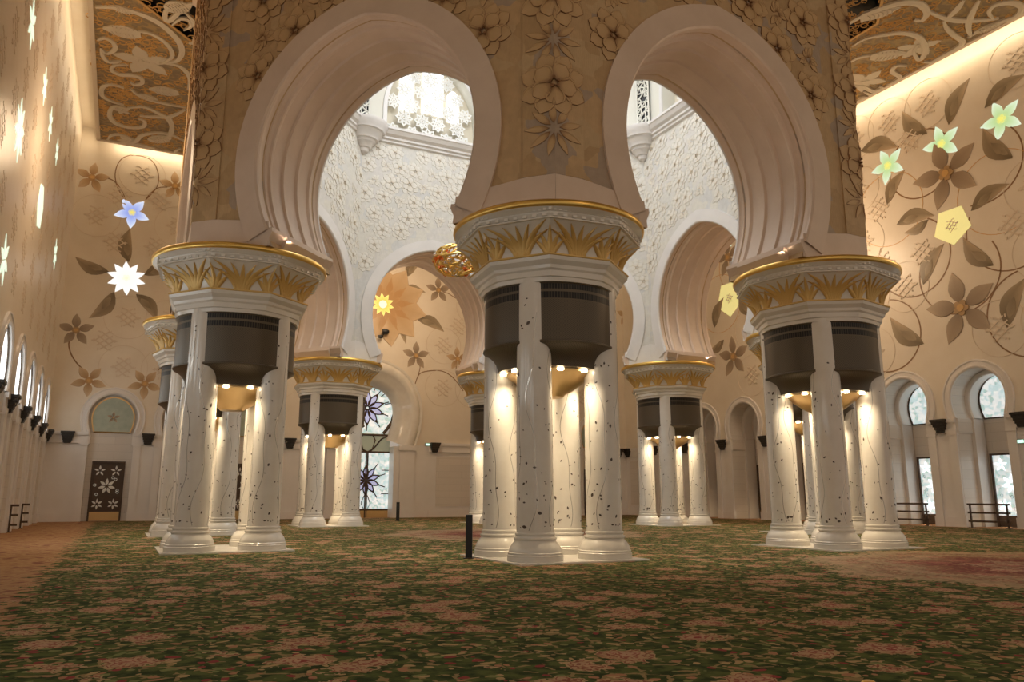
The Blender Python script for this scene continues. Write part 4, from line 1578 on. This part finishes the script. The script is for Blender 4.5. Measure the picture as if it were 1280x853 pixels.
# back wall, left part
put('B', FL['tan'], 115, 222, 0.95, -.1); put('B', FL['tan'], 219, 233, 0.95, .1)
put('B', FL['blue'], 165, 266, 0.98, pi); put('B', FL['white'], 158, 348, 1.02, .1)
for x0, y0, x1, y1 in ((161, 328, 163, 286), (136, 340, 94, 321), (180, 344, 222, 338), (143, 365, 111, 398), (170, 368, 196, 401)):
    leaf('B', x0, y0, x1, y1, 1.25)
put('B', FL['brown'], 95, 413, 0.95, 0.05); put('B', FL['tan'], 111, 476, 0.92, pi); put('B', FL['tan'], 181, 480, 0.92, pi)
stem('B', [(126, 221), (140, 225), (150, 235), (157, 249)], .05); stem('B', [(209, 234), (198, 235), (188, 242), (182, 250)], .05)
stem('B', [(156, 249), (148, 237), (144, 222), (146, 208), (153, 198), (163, 194)], .05)
stem('B', [(163, 194), (180, 196), (192, 203), (198, 218), (197, 232), (190, 242), (182, 250)], .05)
stem('B', [(90, 419), (86, 430), (89, 443), (96, 454), (103, 461)], .07)
stem('B', [(198, 463), (203, 456), (208, 450)], .06)
put('B', FL['brown'], 238, 352, 0.9, .3); put('B', FL['tan'], 205, 425, .85, .2)
# back wall, through the left arch
put('B', FL['outer'], 483, 381, 2.85, .15, 0.0); put('B', FL['bigtan'], 482, 381, 2.15, .46, 0.02); put('B', FL['inner'], 481, 381, 1.45, .15, 0.04)
put('B', FL['yellow'], 478, 381, 0.80, .12, 0.07)
mbd = MB(); disc(mbd, .26, .12, 18); put('B', mbd.mesh('flower_heart', 'glow_white'), 478, 381, 1.0, 0, .05, 'flower_heart')
put('B', FL['brown'], 548, 363, 0.95, .05); put('B', FL['brown'], 520, 445, 0.98, .0); put('B', FL['tan'], 572, 449, .85, .1)
leaf('B', 508, 346, 526, 328, 1.5); leaf('B', 520, 398, 555, 415, 1.2); leaf('B', 500, 365, 532, 366, 1.2); leaf('B', 497, 408, 507, 430, 1.0)
stem('B', [(526, 329), (520, 331), (512, 338), (508, 346)], .04)
stem('B', [(519, 480), (524, 468), (535, 464), (552, 464), (566, 472), (579, 489)], .06)
stem('B', [(553, 365), (560, 367), (568, 372), (575, 376)], .05); stem('B', [(523, 450), (525, 460), (521, 474)], .05)
stem('B', [(571, 455), (570, 466), (575, 480)], .05)
put('B', FL['tan'], 730, 420, .9, .2); leaf('B', 745, 380, 770, 400, 1.2); put('B', FL['tan'], 783, 395, .9)
# right wall
for (x, y, rot) in ((1110, 207, .35), (1177, 180, .2), (1252, 149, .3)):
    put('R', FL['green'], x, y, 1.0 if x < 1200 else .98, rot)
put('R', FL['brown'], 1183, 217, 1.75, .25); put('R', FL['brown'], 1202, 385, 1.75, .15)
put('R', FL['brown'], 910, 322, 1.3, .1); put('R', FL['brown'], 917, 446, 1.35, .05)
for px, py, sc in ((1190, 282, .95), (912, 373, 1.2)):
    mbd = MB(); mbd.prism([(sc * cos(pi / 2 + 2 * pi * i / 5), sc * sin(pi / 2 + 2 * pi * i / 5)) for i in range(5)], 0, 0.02)
    put('R', mbd.mesh('glass_pentagon', 'glow_pane'), px, py, 1.0, pi, 0, 'glass_pentagon')
    put("R", HASH, px, py, .5, .2, .015)
put('R', FL['green'], 905, 300, .9, .2)
LV = [(1159, 167, 1128, 139), (1186, 156, 1212, 98), (1231, 135, 1282, 93), (1076, 189, 1122, 184), (1266, 198, 1229, 160), (1109, 256, 1131, 213), (1214, 264, 1262, 230),
      (1121, 281, 1168, 270), (1154, 356, 1180, 305), (1242, 332, 1204, 297), (1266, 196, 1240, 176), (1155, 430, 1113, 397), (1259, 410, 1283, 347), (893, 410, 905, 372),
      (938, 395, 925, 365), (905, 425, 886, 440), (1160, 275, 1130, 292), (938, 340, 948, 312)]
for q in LV:
    leaf('R', *q, 1.25)
for px, py, r, a0, a1 in ((1141, 322, 1.95, 150, 420), (1198, 340, 1.95, 160, 390), (1262, 283, 1.95, 150, 400), (1150, 205, 1.7, 20, 300), (1110, 420, 1.8, 200, 440), (1290, 390, 1.9, 100, 300), (1225, 205, 1.9, 250, 420)):
    stem_circle('R', px, py, r, a0, a1, .03, 'line')
for px, py, r in ((1111, 262, 1.9), (1248, 240, 1.9), (900, 380, 1.9), (925, 330, 1.9), (890, 300, 1.8)):
    stem_circle('R', px, py, r, 0, 360, .015, 'petal_tan')
# left wall: small backlit glass stars, seen edge-on
for px, py, r, n in ((24, 163, 1.0, 8), (69, 318, .75, 6), (40, 30, .8, 6), (5, 325, .8, 6), (56, 108, .7, 6), (63, 155, .7, 6), (71, 190, .6, 6)):
    mbd = inlay_flower(n, .34, core=False, base=.05)
    put('L', mbd.mesh('glass_star', 'star'), px, py, r, .3, 0, 'glass_star')
mbd = MB(); mbd.prism([(.85 * cos(2 * pi * i / 6), .95 * sin(2 * pi * i / 6)) for i in range(6)], 0, .03)
put('L', mbd.mesh('glass_pentagon', 'star'), 50, 258, 1.0, .2, 0, 'glass_pentagon')
# engraved relief ornaments in staggered rows over all three walls
def relief_rows(w, s0, s1, step=2.15):
    _, _, wo, T, Nn = WALLS[w]
    T = Vector(T)
    if w == 'R':
        s0, s1 = -s1, -s0
    o = {'L': Vector((-UL, 0, 0)), 'B': Vector((0, VB, 0)), 'R': Vector((UR, 0, 0))}[w]
    z, row = 8.5, 0
    while z < 20.8:
        s = s0 + (step / 2 if row % 2 else 0)
        while s < s1:
            if any(hypot(s - a, z - b) < .45 + .75 * r for a, b, r in AVOID[w]) or (w == 'B' and abs(s - 1.0) < 3.8 and z < 11):
                s += step
                continue
            link('relief_flower', HASH, wo, frame(o + T * s + Vector((0, 0, z)), T, Nn, 0, 0.95) @ Matrix.Diagonal((1, 1, .25 if w == 'L' else 1, 1)))
            if row % 2 == 0 and w != 'L':
                link('relief_circle', CIRC, wo, frame(o + T * s + Vector((0, 0, z)), T, Nn, 0, 1.0))
            s += step
        z += 1.45
        row += 1
relief_rows('B', -UL + 1.2, UR - 1)
relief_rows('R', -20.5, 9.0)
relief_rows('L', -8.0, 21.0, 2.9)

# ------------------------------------------------------------------ ceiling
G = 0.87
def build_ceiling():
    x0, x1, y0, y1 = -UL + G, UR - G, -32.0, VB - G
    hole = [(14.55 / cos(pi / 8) * cos(pi / 8 + i * pi / 4), 14.55 / cos(pi / 8) * sin(pi / 8 + i * pi / 4)) for i in range(8)]
    def corner_ray(p):
        # project hole vertex outwards to the rectangle
        x, y = p
        best = None
        for t in ([(x1) / x if x > 0 else (x0) / x, (y1) / y if y > 0 else (y0) / y]):
            best = t if best is None else min(best, t)
        return (x * best, y * best)
    mb = MB()
    out = [corner_ray(p) for p in hole]
    rect_corners = {0: (x1, y1), 2: (x0, y1), 4: (x0, y0), 6: (x1, y0)}
    for i in range(8):
        j = (i + 1) % 8
        a, b = hole[i], hole[j]
        A, B = out[i], out[j]
        pts = [(a[0], a[1], ZC), (b[0], b[1], ZC), (B[0], B[1], ZC)]
        for c in ((x1, y1), (x0, y1), (x0, y0), (x1, y0)):
            a1 = atan2(A[1], A[0]) % (2 * pi); b1 = atan2(B[1], B[0]) % (2 * pi); cc = atan2(c[1], c[0]) % (2 * pi)
            if b1 < a1:
                b1 += 2 * pi
            if cc < a1:
                cc += 2 * pi
            if a1 + 1e-6 < cc < b1 - 1e-6:
                pts.append((c[0], c[1], ZC))
        pts.append((A[0], A[1], ZC))
        mb.poly(pts[::-1])
    for (ax, ay), (bx, by) in (((x0, y0), (x0, y1)), ((x0, y1), (x1, y1)), ((x1, y1), (x1, y0))):
        mb.poly([(ax, ay, ZC), (bx, by, ZC), (bx, by, ZC + .25), (ax, ay, ZC + .25)])
    c = link('ceiling', mb.mesh('ceiling', 'ceiling'), kind='structure')
    # plain edge fillet round the ceiling
    mb = MB()
    w = .10
    mb.box((x0 + w / 2, (y0 + y1) / 2, ZC - .03), (w, (y1 - y0) / 2, .05))
    mb.box(((x0 + x1) / 2, y1 - w / 2, ZC - .03), ((x1 - x0) / 2, w, .05))
    mb.box((x1 - w / 2, (y0 + y1) / 2, ZC - .03), (w, (y1 - y0) / 2, .05))
    link('edge_fillet', mb.mesh('edge_fillet', 'relief'), c)
    # cove top above the gap
    mb = MB()
    zt = ZC + 1.0
    mb.box((-UL + 1.1, -5.9, zt + .1), (1.3, 26, .1)); mb.box((1.8, VB - 1.1, zt + .1), (20, 1.3, .1)); mb.box((UR - 1.1, -5.9, zt + .1), (1.3, 26, .1))
    mb.box((-UL + 1.85, -5.9, ZC + .55), (.05, 26.5, .45)); mb.box((1.8, VB - 1.85, ZC + .55), (16.8, .05, .45)); mb.box((UR - 1.85, -5.9, ZC + .55), (.05, 26.5, .45))
    link('cove', mb.mesh('cove', 'wall'), c)
    # dark perforated border against the arcade
    oct_ring([(12.0, ZC + .35), (14.62, ZC + .35)], 'black', 'dark_recess', c)
    oct_ring([(14.55, ZC), (14.55, ZC + .36)], 'black', 'recess_side', c)
    oct_ring([(14.5, ZC - .02), (14.5, ZC - .06), (14.62, ZC - .06), (14.62, ZC - .01)], 'swirl_gold', 'gilt_fillet', c)
    oct_ring([(11.95, ZC - .5), (12.2, ZC - .45), (12.2, ZC + .1), (12.35, ZC + .12), (12.35, ZC + .3)], 'band', 'wall_moulding', c)
    # gilt tracery in the dark border
    rnd = random.Random(5)
    mb = MB()
    for k in range(1500):
        a = rnd.uniform(0, 2 * pi)
        ap = rnd.uniform(12.1, 14.5)
        m = (a + pi / 8) % (pi / 4) - pi / 8
        r = ap / cos(m)
        cx, cy = r * cos(a), r * sin(a)
        spiral(mb, cx, cy, rnd.uniform(.14, .30), rnd.uniform(0, 6), rnd.choice((-1, 1)), .022, ZC + .02)
    link('gilt_tracery', mb.mesh('gilt_tracery', 'swirl_gold'), c, kind='stuff')
    # small gilt scrolls covering the ceiling where it is seen
    mb = MB()
    for (a0, a1, b0, b1, n) in ((-16.0, -11.0, -4, 21.5, 720), (10.5, 19.6, -12, 2.5, 700)):
        for k in range(n):
            x, y = rnd.uniform(a0, a1), rnd.uniform(b0, b1)
            if max(abs(x), abs(y), (abs(x) + abs(y)) / sqrt(2)) < 14.6:
                continue
            spiral(mb, x, y, rnd.uniform(.16, .34), rnd.uniform(0, 6), rnd.choice((-1, 1)), .028, ZC)
    link('gilt_scrollwork', mb.mesh('gilt_scrollwork', 'swirl_gold'), c, kind='stuff')
    return c

def spiral(mb, x, y, r, a0, sg, w, z):
    rows = []
    n = 12
    for i in range(n + 1):
        t = i / n
        a = a0 + sg * t * 2 * pi * 1.15
        rr = r * (1 - 0.72 * t)
        rows.append([(x + (rr - w) * cos(a), y + (rr - w) * sin(a), z), (x + rr * cos(a), y + rr * sin(a), z - .04), (x + (rr + w) * cos(a), y + (rr + w) * sin(a), z)])
    mb.quadgrid(rows)
ceil = build_ceiling()

def cpt(px, py):
    p = hit(px, py, 2, ZC)
    return (p.x, p.y)
def scroll(pts, sc, ox, oy, w, mat='swirl'):
    P2 = [cpt(ox + x / sc, oy + y / sc) for x, y in pts]
    P2 = [(min(max(x, -UL + G + .2), UR - G - .2), min(y, VB - G - .2)) for x, y in P2]
    mb = ribbon(P2, w * 0.62, 0, .10, taper=True)
    for i, v in enumerate(mb.v):
        mb.v[i] = (v[0], v[1], ZC + .01 - v[2])
    link('ceiling_scroll', mb.mesh('ceiling_scroll', mat), ceil)
SL = [([(480, 30), (560, 30), (640, 45), (720, 70), (800, 110), (860, 160), (900, 210), (910, 260), (880, 300), (800, 310)], .50),
      ([(690, 150), (760, 165), (820, 200), (855, 240), (860, 280), (820, 305)], .36),
      ([(490, 195), (525, 185), (565, 205), (575, 240), (535, 262), (508, 240)], .34),
      ([(505, 230), (515, 275), (550, 305), (610, 300)], .34),
      ([(640, 320), (575, 322), (558, 345), (600, 368), (660, 372), (705, 385), (710, 410), (670, 418), (650, 400)], .36),
      ([(620, 435), (560, 418), (515, 430), (510, 470), (555, 500), (620, 522)], .36),
      ([(940, 440), (950, 390), (930, 350), (890, 322), (820, 310)], .40),
      ([(640, 535), (720, 530), (790, 560), (840, 590), (860, 640), (830, 685)], .42),
      ([(650, 540), (570, 530), (548, 570), (580, 612), (650, 632), (715, 628), (722, 600), (690, 588)], .46),
      ([(650, 435), (690, 470), (740, 492), (830, 515), (930, 532)], .30),
      ([(700, 575), (790, 580), (860, 575), (930, 540)], .40),
      ([(530, 690), (590, 712), (670, 705), (710, 672), (780, 660), (850, 668), (920, 700)], .40),
      ([(690, 762), (640, 755), (635, 725), (680, 715), (740, 730), (772, 745), (750, 762), (700, 752)], .36),
      ([(905, 735), (878, 750), (880, 775), (905, 785)], .30),
      ([(540, 690), (560, 672), (610, 670), (650, 690), (630, 708)], .30),
      ([(1000, 10), (930, 20), (880, 70), (840, 100), (825, 70), (850, 25), (920, 5)], .36),
      ([(920, 50), (960, 90), (985, 150), (970, 205), (945, 210)], .34),
      ([(860, 120), (900, 90), (945, 95), (955, 125), (920, 145)], .28),
      ([(850, 580), (860, 620), (850, 670), (800, 700)], .42)]
for p, w in SL:
    scroll(p, 4.0, 0, 0, w * 1.0)
SR = [([(150, 240), (220, 200), (320, 180), (420, 170), (500, 190), (540, 240), (530, 290), (505, 312), (478, 270), (500, 228)], .34),
      ([(130, 330), (180, 302), (250, 290)], .24),
      ([(440, 345), (385, 345), (362, 375), (405, 405), (405, 435), (340, 452)], .30),
      ([(530, 322), (600, 335), (680, 312), (730, 262), (738, 215), (690, 180), (650, 140), (638, 100)], .34),
      ([(100, 142), (180, 90), (300, 40), (420, 8), (510, 16), (548, 60), (520, 102), (478, 96)], .42),
      ([(545, 50), (640, 90), (720, 104), (830, 102), (930, 92)], .34),
      ([(650, 95), (700, 50), (745, -10)], .36), ([(830, -10), (790, 60), (768, 130), (782, 188)], .36),
      ([(765, 192), (850, 150), (940, 110), (1020, 82), (1055, 35), (1000, 8), (910, 22), (878, 60), (905, 98)], .34),
      ([(150, 545), (200, 552), (240, 535), (222, 512), (185, 515)], .26),
      ([(130, 470), (190, 450), (260, 480), (320, 470), (360, 490)], .30),
      ([(210, 480), (250, 500), (310, 495), (330, 470), (290, 455)], .26),
      ([(200, 110), (210, 70), (280, 60), (380, 40)], .26)]
for p, w in SR:
    scroll(p, 4.264, 1030, 0, w * 1.25)
# lotus flowers and seed-pod leaves on the ceiling
CF = inlay_flower(5, .55, core=True, second=True, h=.05, base=.1).mesh('ceiling_flower', 'swirl', smooth=40)
def seed_pod():
    mb = MB()
    rows = []
    for i in range(9):
        t = i / 8
        w = .22 * sin(pi * min(1, .12 + .88 * t)) + .02
        rows.append([(t, -w, 0), (t, -w, .07), (t, 0, .10), (t, w, .07), (t, w, 0)])
    mb.quadgrid(rows)
    for i in range(6):
        t = .2 + .11 * i
        mb.box((t, .10, .11), (.012, .08, .02), .3)
        mb.box((t, -.10, .11), (.012, .08, .02), -.3)
    return mb.mesh('ceiling_pod', 'swirl')
POD = seed_pod()
def cput(me, x0, y0, x1, y1, sc, ox, oy, wide=1.0, name=None):
    a = Vector(cpt(ox + x0 / sc, oy + y0 / sc)); b = Vector(cpt(ox + x1 / sc, oy + y1 / sc))
    d = b - a
    m = frame((a.x, a.y, ZC), (1, 0, 0), (0, 0, -1), -atan2(d.y, d.x), 1) @ Matrix.Diagonal((d.length, d.length * wide, 1, 1))
    link(me.name.split('.')[0], me, ceil, m)
cput(POD, 705, 170, 515, 135, 4, 0, 0, 1.3); cput(POD, 895, 460, 745, 440, 4, 0, 0, 1.3); cput(POD, 560, 30, 680, 60, 4, 0, 0, 1.0)
cput(POD, 830, 40, 960, 20, 4, 0, 0, 1.4); cput(POD, 690, 470, 790, 495, 4, 0, 0, 1.0); cput(POD, 750, 700, 860, 680, 4, 0, 0, 1.2)
cput(CF, 720, 305, 800, 380, 4, 0, 0); cput(CF, 640, 700, 690, 720, 4, 0, 0); cput(CF, 610, 550, 640, 570, 4, 0, 0)
cput(POD, 245, 300, 440, 275, 4.264, 1030, 0, 1.2); cput(POD, 200, 100, 410, 30, 4.264, 1030, 0, .8); cput(POD, 800, 170, 960, 110, 4.264, 1030, 0, .8)
cput(CF, 215, 430, 330, 380, 4.264, 1030, 0); cput(CF, 500, 250, 520, 300, 4.264, 1030, 0)

# ------------------------------------------------------------------ chandelier in the middle of the octagon
def chandelier():
    t = thing('chandelier', 'ornate gilded chandelier with red and clear crystals peeking out left of the nearest capital', 'chandelier', (0, 0, 9.4))
    mb = MB(); mb.lathe([(0.0, 0.3), (.25, .35), (.6, .7), (.75, 1.1), (.55, 1.5), (.2, 1.8), (.08, 2.4), (.05, 16.8), (0, 16.8)], 20)
    link('hub', mb.mesh('hub', 'gold', smooth=40), t)
    rnd = random.Random(11)
    # camera-left direction in plan
    lx, ly = -cos(YAW), sin(YAW)
    al = atan2(ly, lx)
    for k in range(5):
        a = al + k * 2 * pi / 5
        d = Vector((cos(a), sin(a), 0))
        mb = MB()
        mb.tube([d * .5 + Vector((0, 0, .9)), d * 1.0 + Vector((0, 0, .55)), d * 1.6 + Vector((0, 0, .6)), d * 2.2 + Vector((0, 0, 1.0))], .05, 6)
        arm = link('arm', mb.mesh('arm', 'gold', smooth=60), t)
        c = d * 2.32 + Vector((0, 0, 1.02))
        mb = MB()
        for j in range(14):
            b = 2 * pi * j / 14
            pts = []
            for i in range(9):
                ph = -1.35 + 2.7 * i / 8
                tw = b + .9 * ph
                pts.append(c + Vector((.88 * cos(ph) * cos(tw), .88 * cos(ph) * sin(tw), .62 * sin(ph))))
            mb.tube(pts, .035, 5)
        for zz, rr in ((-.35, .72), (0, .90), (.33, .74)):
            mb.tube([c + Vector((rr * cos(2 * pi * i / 20), rr * sin(2 * pi * i / 20), zz + .05 * sin(6 * pi * i / 10))) for i in range(20)], .045, 5, closed=True)
        link('basket', mb.mesh('basket', 'gold', smooth=50), arm)
        for mat, cnt in (('crystal', 26), ('crystal2', 34), ('gold', 24)):
            mb = MB()
            for j in range(cnt):
                u = rnd.uniform(-.95, .95); b = rnd.uniform(0, 2 * pi); q = sqrt(1 - u * u)
                p = c + Vector((.84 * q * cos(b), .84 * q * sin(b), .58 * u))
                r = rnd.uniform(.06, .12)
                mb.lathe([(0, -r), (r * .8, -r * .5), (r, 0), (r * .8, r * .6), (0, r * 1.1)], 6, c=tuple(p))
            link('crystal_cluster', mb.mesh('crystal_cluster', mat), arm, kind='stuff')
    lamp('chandelier_glow', 'POINT', (0, 0, 12.6), 300, (1, .8, .5), .4)
chandelier()

# ------------------------------------------------------------------ small things on the floor and walls
def post(px, py, label, w=.10, h=.92):
    p = hit(px, py, 2, 0)
    t = thing('post', label, 'post', (p.x, p.y, 0), -YAW)
    mb = MB(); mb.box((0, 0, h / 2 + .02), (w * .75, .035, h / 2)); mb.box((w * .1, -.037, h * .55), (w * .12, .004, .10))
    link('upright', mb.mesh('upright', 'black'), t)
    mb = MB(); mb.box((0, 0, .01), (w * 1.1, .09, .01)); link('foot', mb.mesh('foot', 'black'), t)
post(586, 698.5, 'slim black post on the carpet, left of the nearest pier')
post(497, 651.5, 'slim dark post far back beside the stained-glass window', .12, 1.0)

def stanchion():
    p = CAM + ray(1086, 851) * (1.85 / hypot(*ray(1086, 851).to_2d()))
    t = thing('stanchion', 'brass stanchion whose rounded top just shows at the bottom edge', 'stanchion', (p.x, p.y, 0))
    z = p.z
    mb = MB(); mb.lathe([(0, z), (.010, z), (.017, z - .006), (.021, z - .018), (.021, z - .026), (.012, z - .038), (.014, z - .05), (.019, z - .055), (.019, z - .11), (.014, z - .115)], 24); link('knob', mb.mesh('knob', 'gold', smooth=40), t)
    mb = MB(); mb.lathe([(.014, z - .115), (.014, .03)], 20); link('pole', mb.mesh('pole', 'brass', smooth=40), t)
    mb = MB(); mb.lathe([(.014, .04), (.05, .035), (.15, .012), (.155, 0)], 28); link('foot', mb.mesh('foot', 'brass', smooth=40), t)
stanchion()

def rail(p0, p1, label, h=1.0, group='low wooden rails before the right-hand doors'):
    a = Vector(p0); b = Vector(p1)
    d = b - a; L = d.length
    t = thing('rail', label, 'rail', ((a.x + b.x) / 2, (a.y + b.y) / 2, 0), atan2(d.y, d.x), group)
    for z in (.28, .64, h):
        mb = MB(); mb.box((0, 0, z), (L / 2, .03, .04)); link('bar', mb.mesh('bar', 'wood'), t)
    for x in ((-L / 2 + .12, L / 2 - .12) if L > 1 else (-L / 2 + .03,)):
        mb = MB(); mb.box((x, 0, h / 2 + .02), (.03, .03, h / 2 + .02)); mb.box((x, 0, .01), (.10, .10, .01)); link('upright', mb.mesh('upright', 'wood'), t)
def wpt(px, py, off):
    p = hit(px, py, 0, UR - off); return (p.x, p.y, 0)
rail(wpt(1117, 650, .35), wpt(1162, 650, .35), 'dark wooden rail before the doors just right of the right-hand pier')
rail(wpt(1211, 650, .35), wpt(1264, 650, .35), 'dark wooden rail at the far right before the brighter door')
def lpt(px, py, off):
    p = hit(px, py, 0, -UL + off); return (p.x, p.y, 0)
a = lpt(9, 667, .12); rail(a, (a[0] + .28, a[1], 0), 'dark rail standing out from the left wall, nearer of two', 1.0, 'rails by the left wall')
a = lpt(24, 660, .12); rail(a, (a[0] + .28, a[1], 0), 'dark rail standing out from the left wall, farther of two', 1.0, 'rails by the left wall')

def sign(w, px, py, label, mat='sign'):
    p = wall_pt(w, px, py)
    _, _, wo, T, Nn = WALLS[w]
    mb = MB(); mb.box((0, 0, .04), (.15, .08, .03))
    o = tag(link('exit_sign', mb.mesh('exit_sign', 'black'), None, frame(p, T, Nn)), label, 'sign')
    mb = MB(); mb.box((0, 0, .075), (.13, .065, .005)); link('sign_face', mb.mesh('sign_face', mat), o)
sign('B', 534, 556, 'small lit green sign on the back wall right of the stained-glass window')
sign('R', 1277, 552, 'small lit sign on the right wall at the very edge of the view')

def wall_spot():
    p = wall_pt('B', 479, 417)
    t = thing('wall_spotlight', 'small black twin spotlight below the yellow backlit flower', 'spotlight', (p.x, p.y, p.z))
    mb = MB(); mb.lathe([(0, -.30), (.16, -.30), (.18, -.05), (.12, .12), (0, .12)], 14)
    for i, v in enumerate(mb.v):
        mb.v[i] = (v[2] + .14, -.35 + v[0], v[1] + .06)
    link('head', mb.mesh('head', 'black'), t)
    mb = MB(); mb.lathe([(0, -.2), (.10, -.2), (.12, 0), (.08, .1), (0, .1)], 14)
    for i, v in enumerate(mb.v):
        mb.v[i] = (v[2] - .22, -.35 + v[0], v[1] - .30)
    link('head', mb.mesh('head', 'black'), t)
    mb = MB(); mb.tube([(.0, -.02, -.1), (0, -.35, -.05), (-.2, -.35, -.3)], .03, 6); link('bracket', mb.mesh('bracket', 'black'), t)
wall_spot()
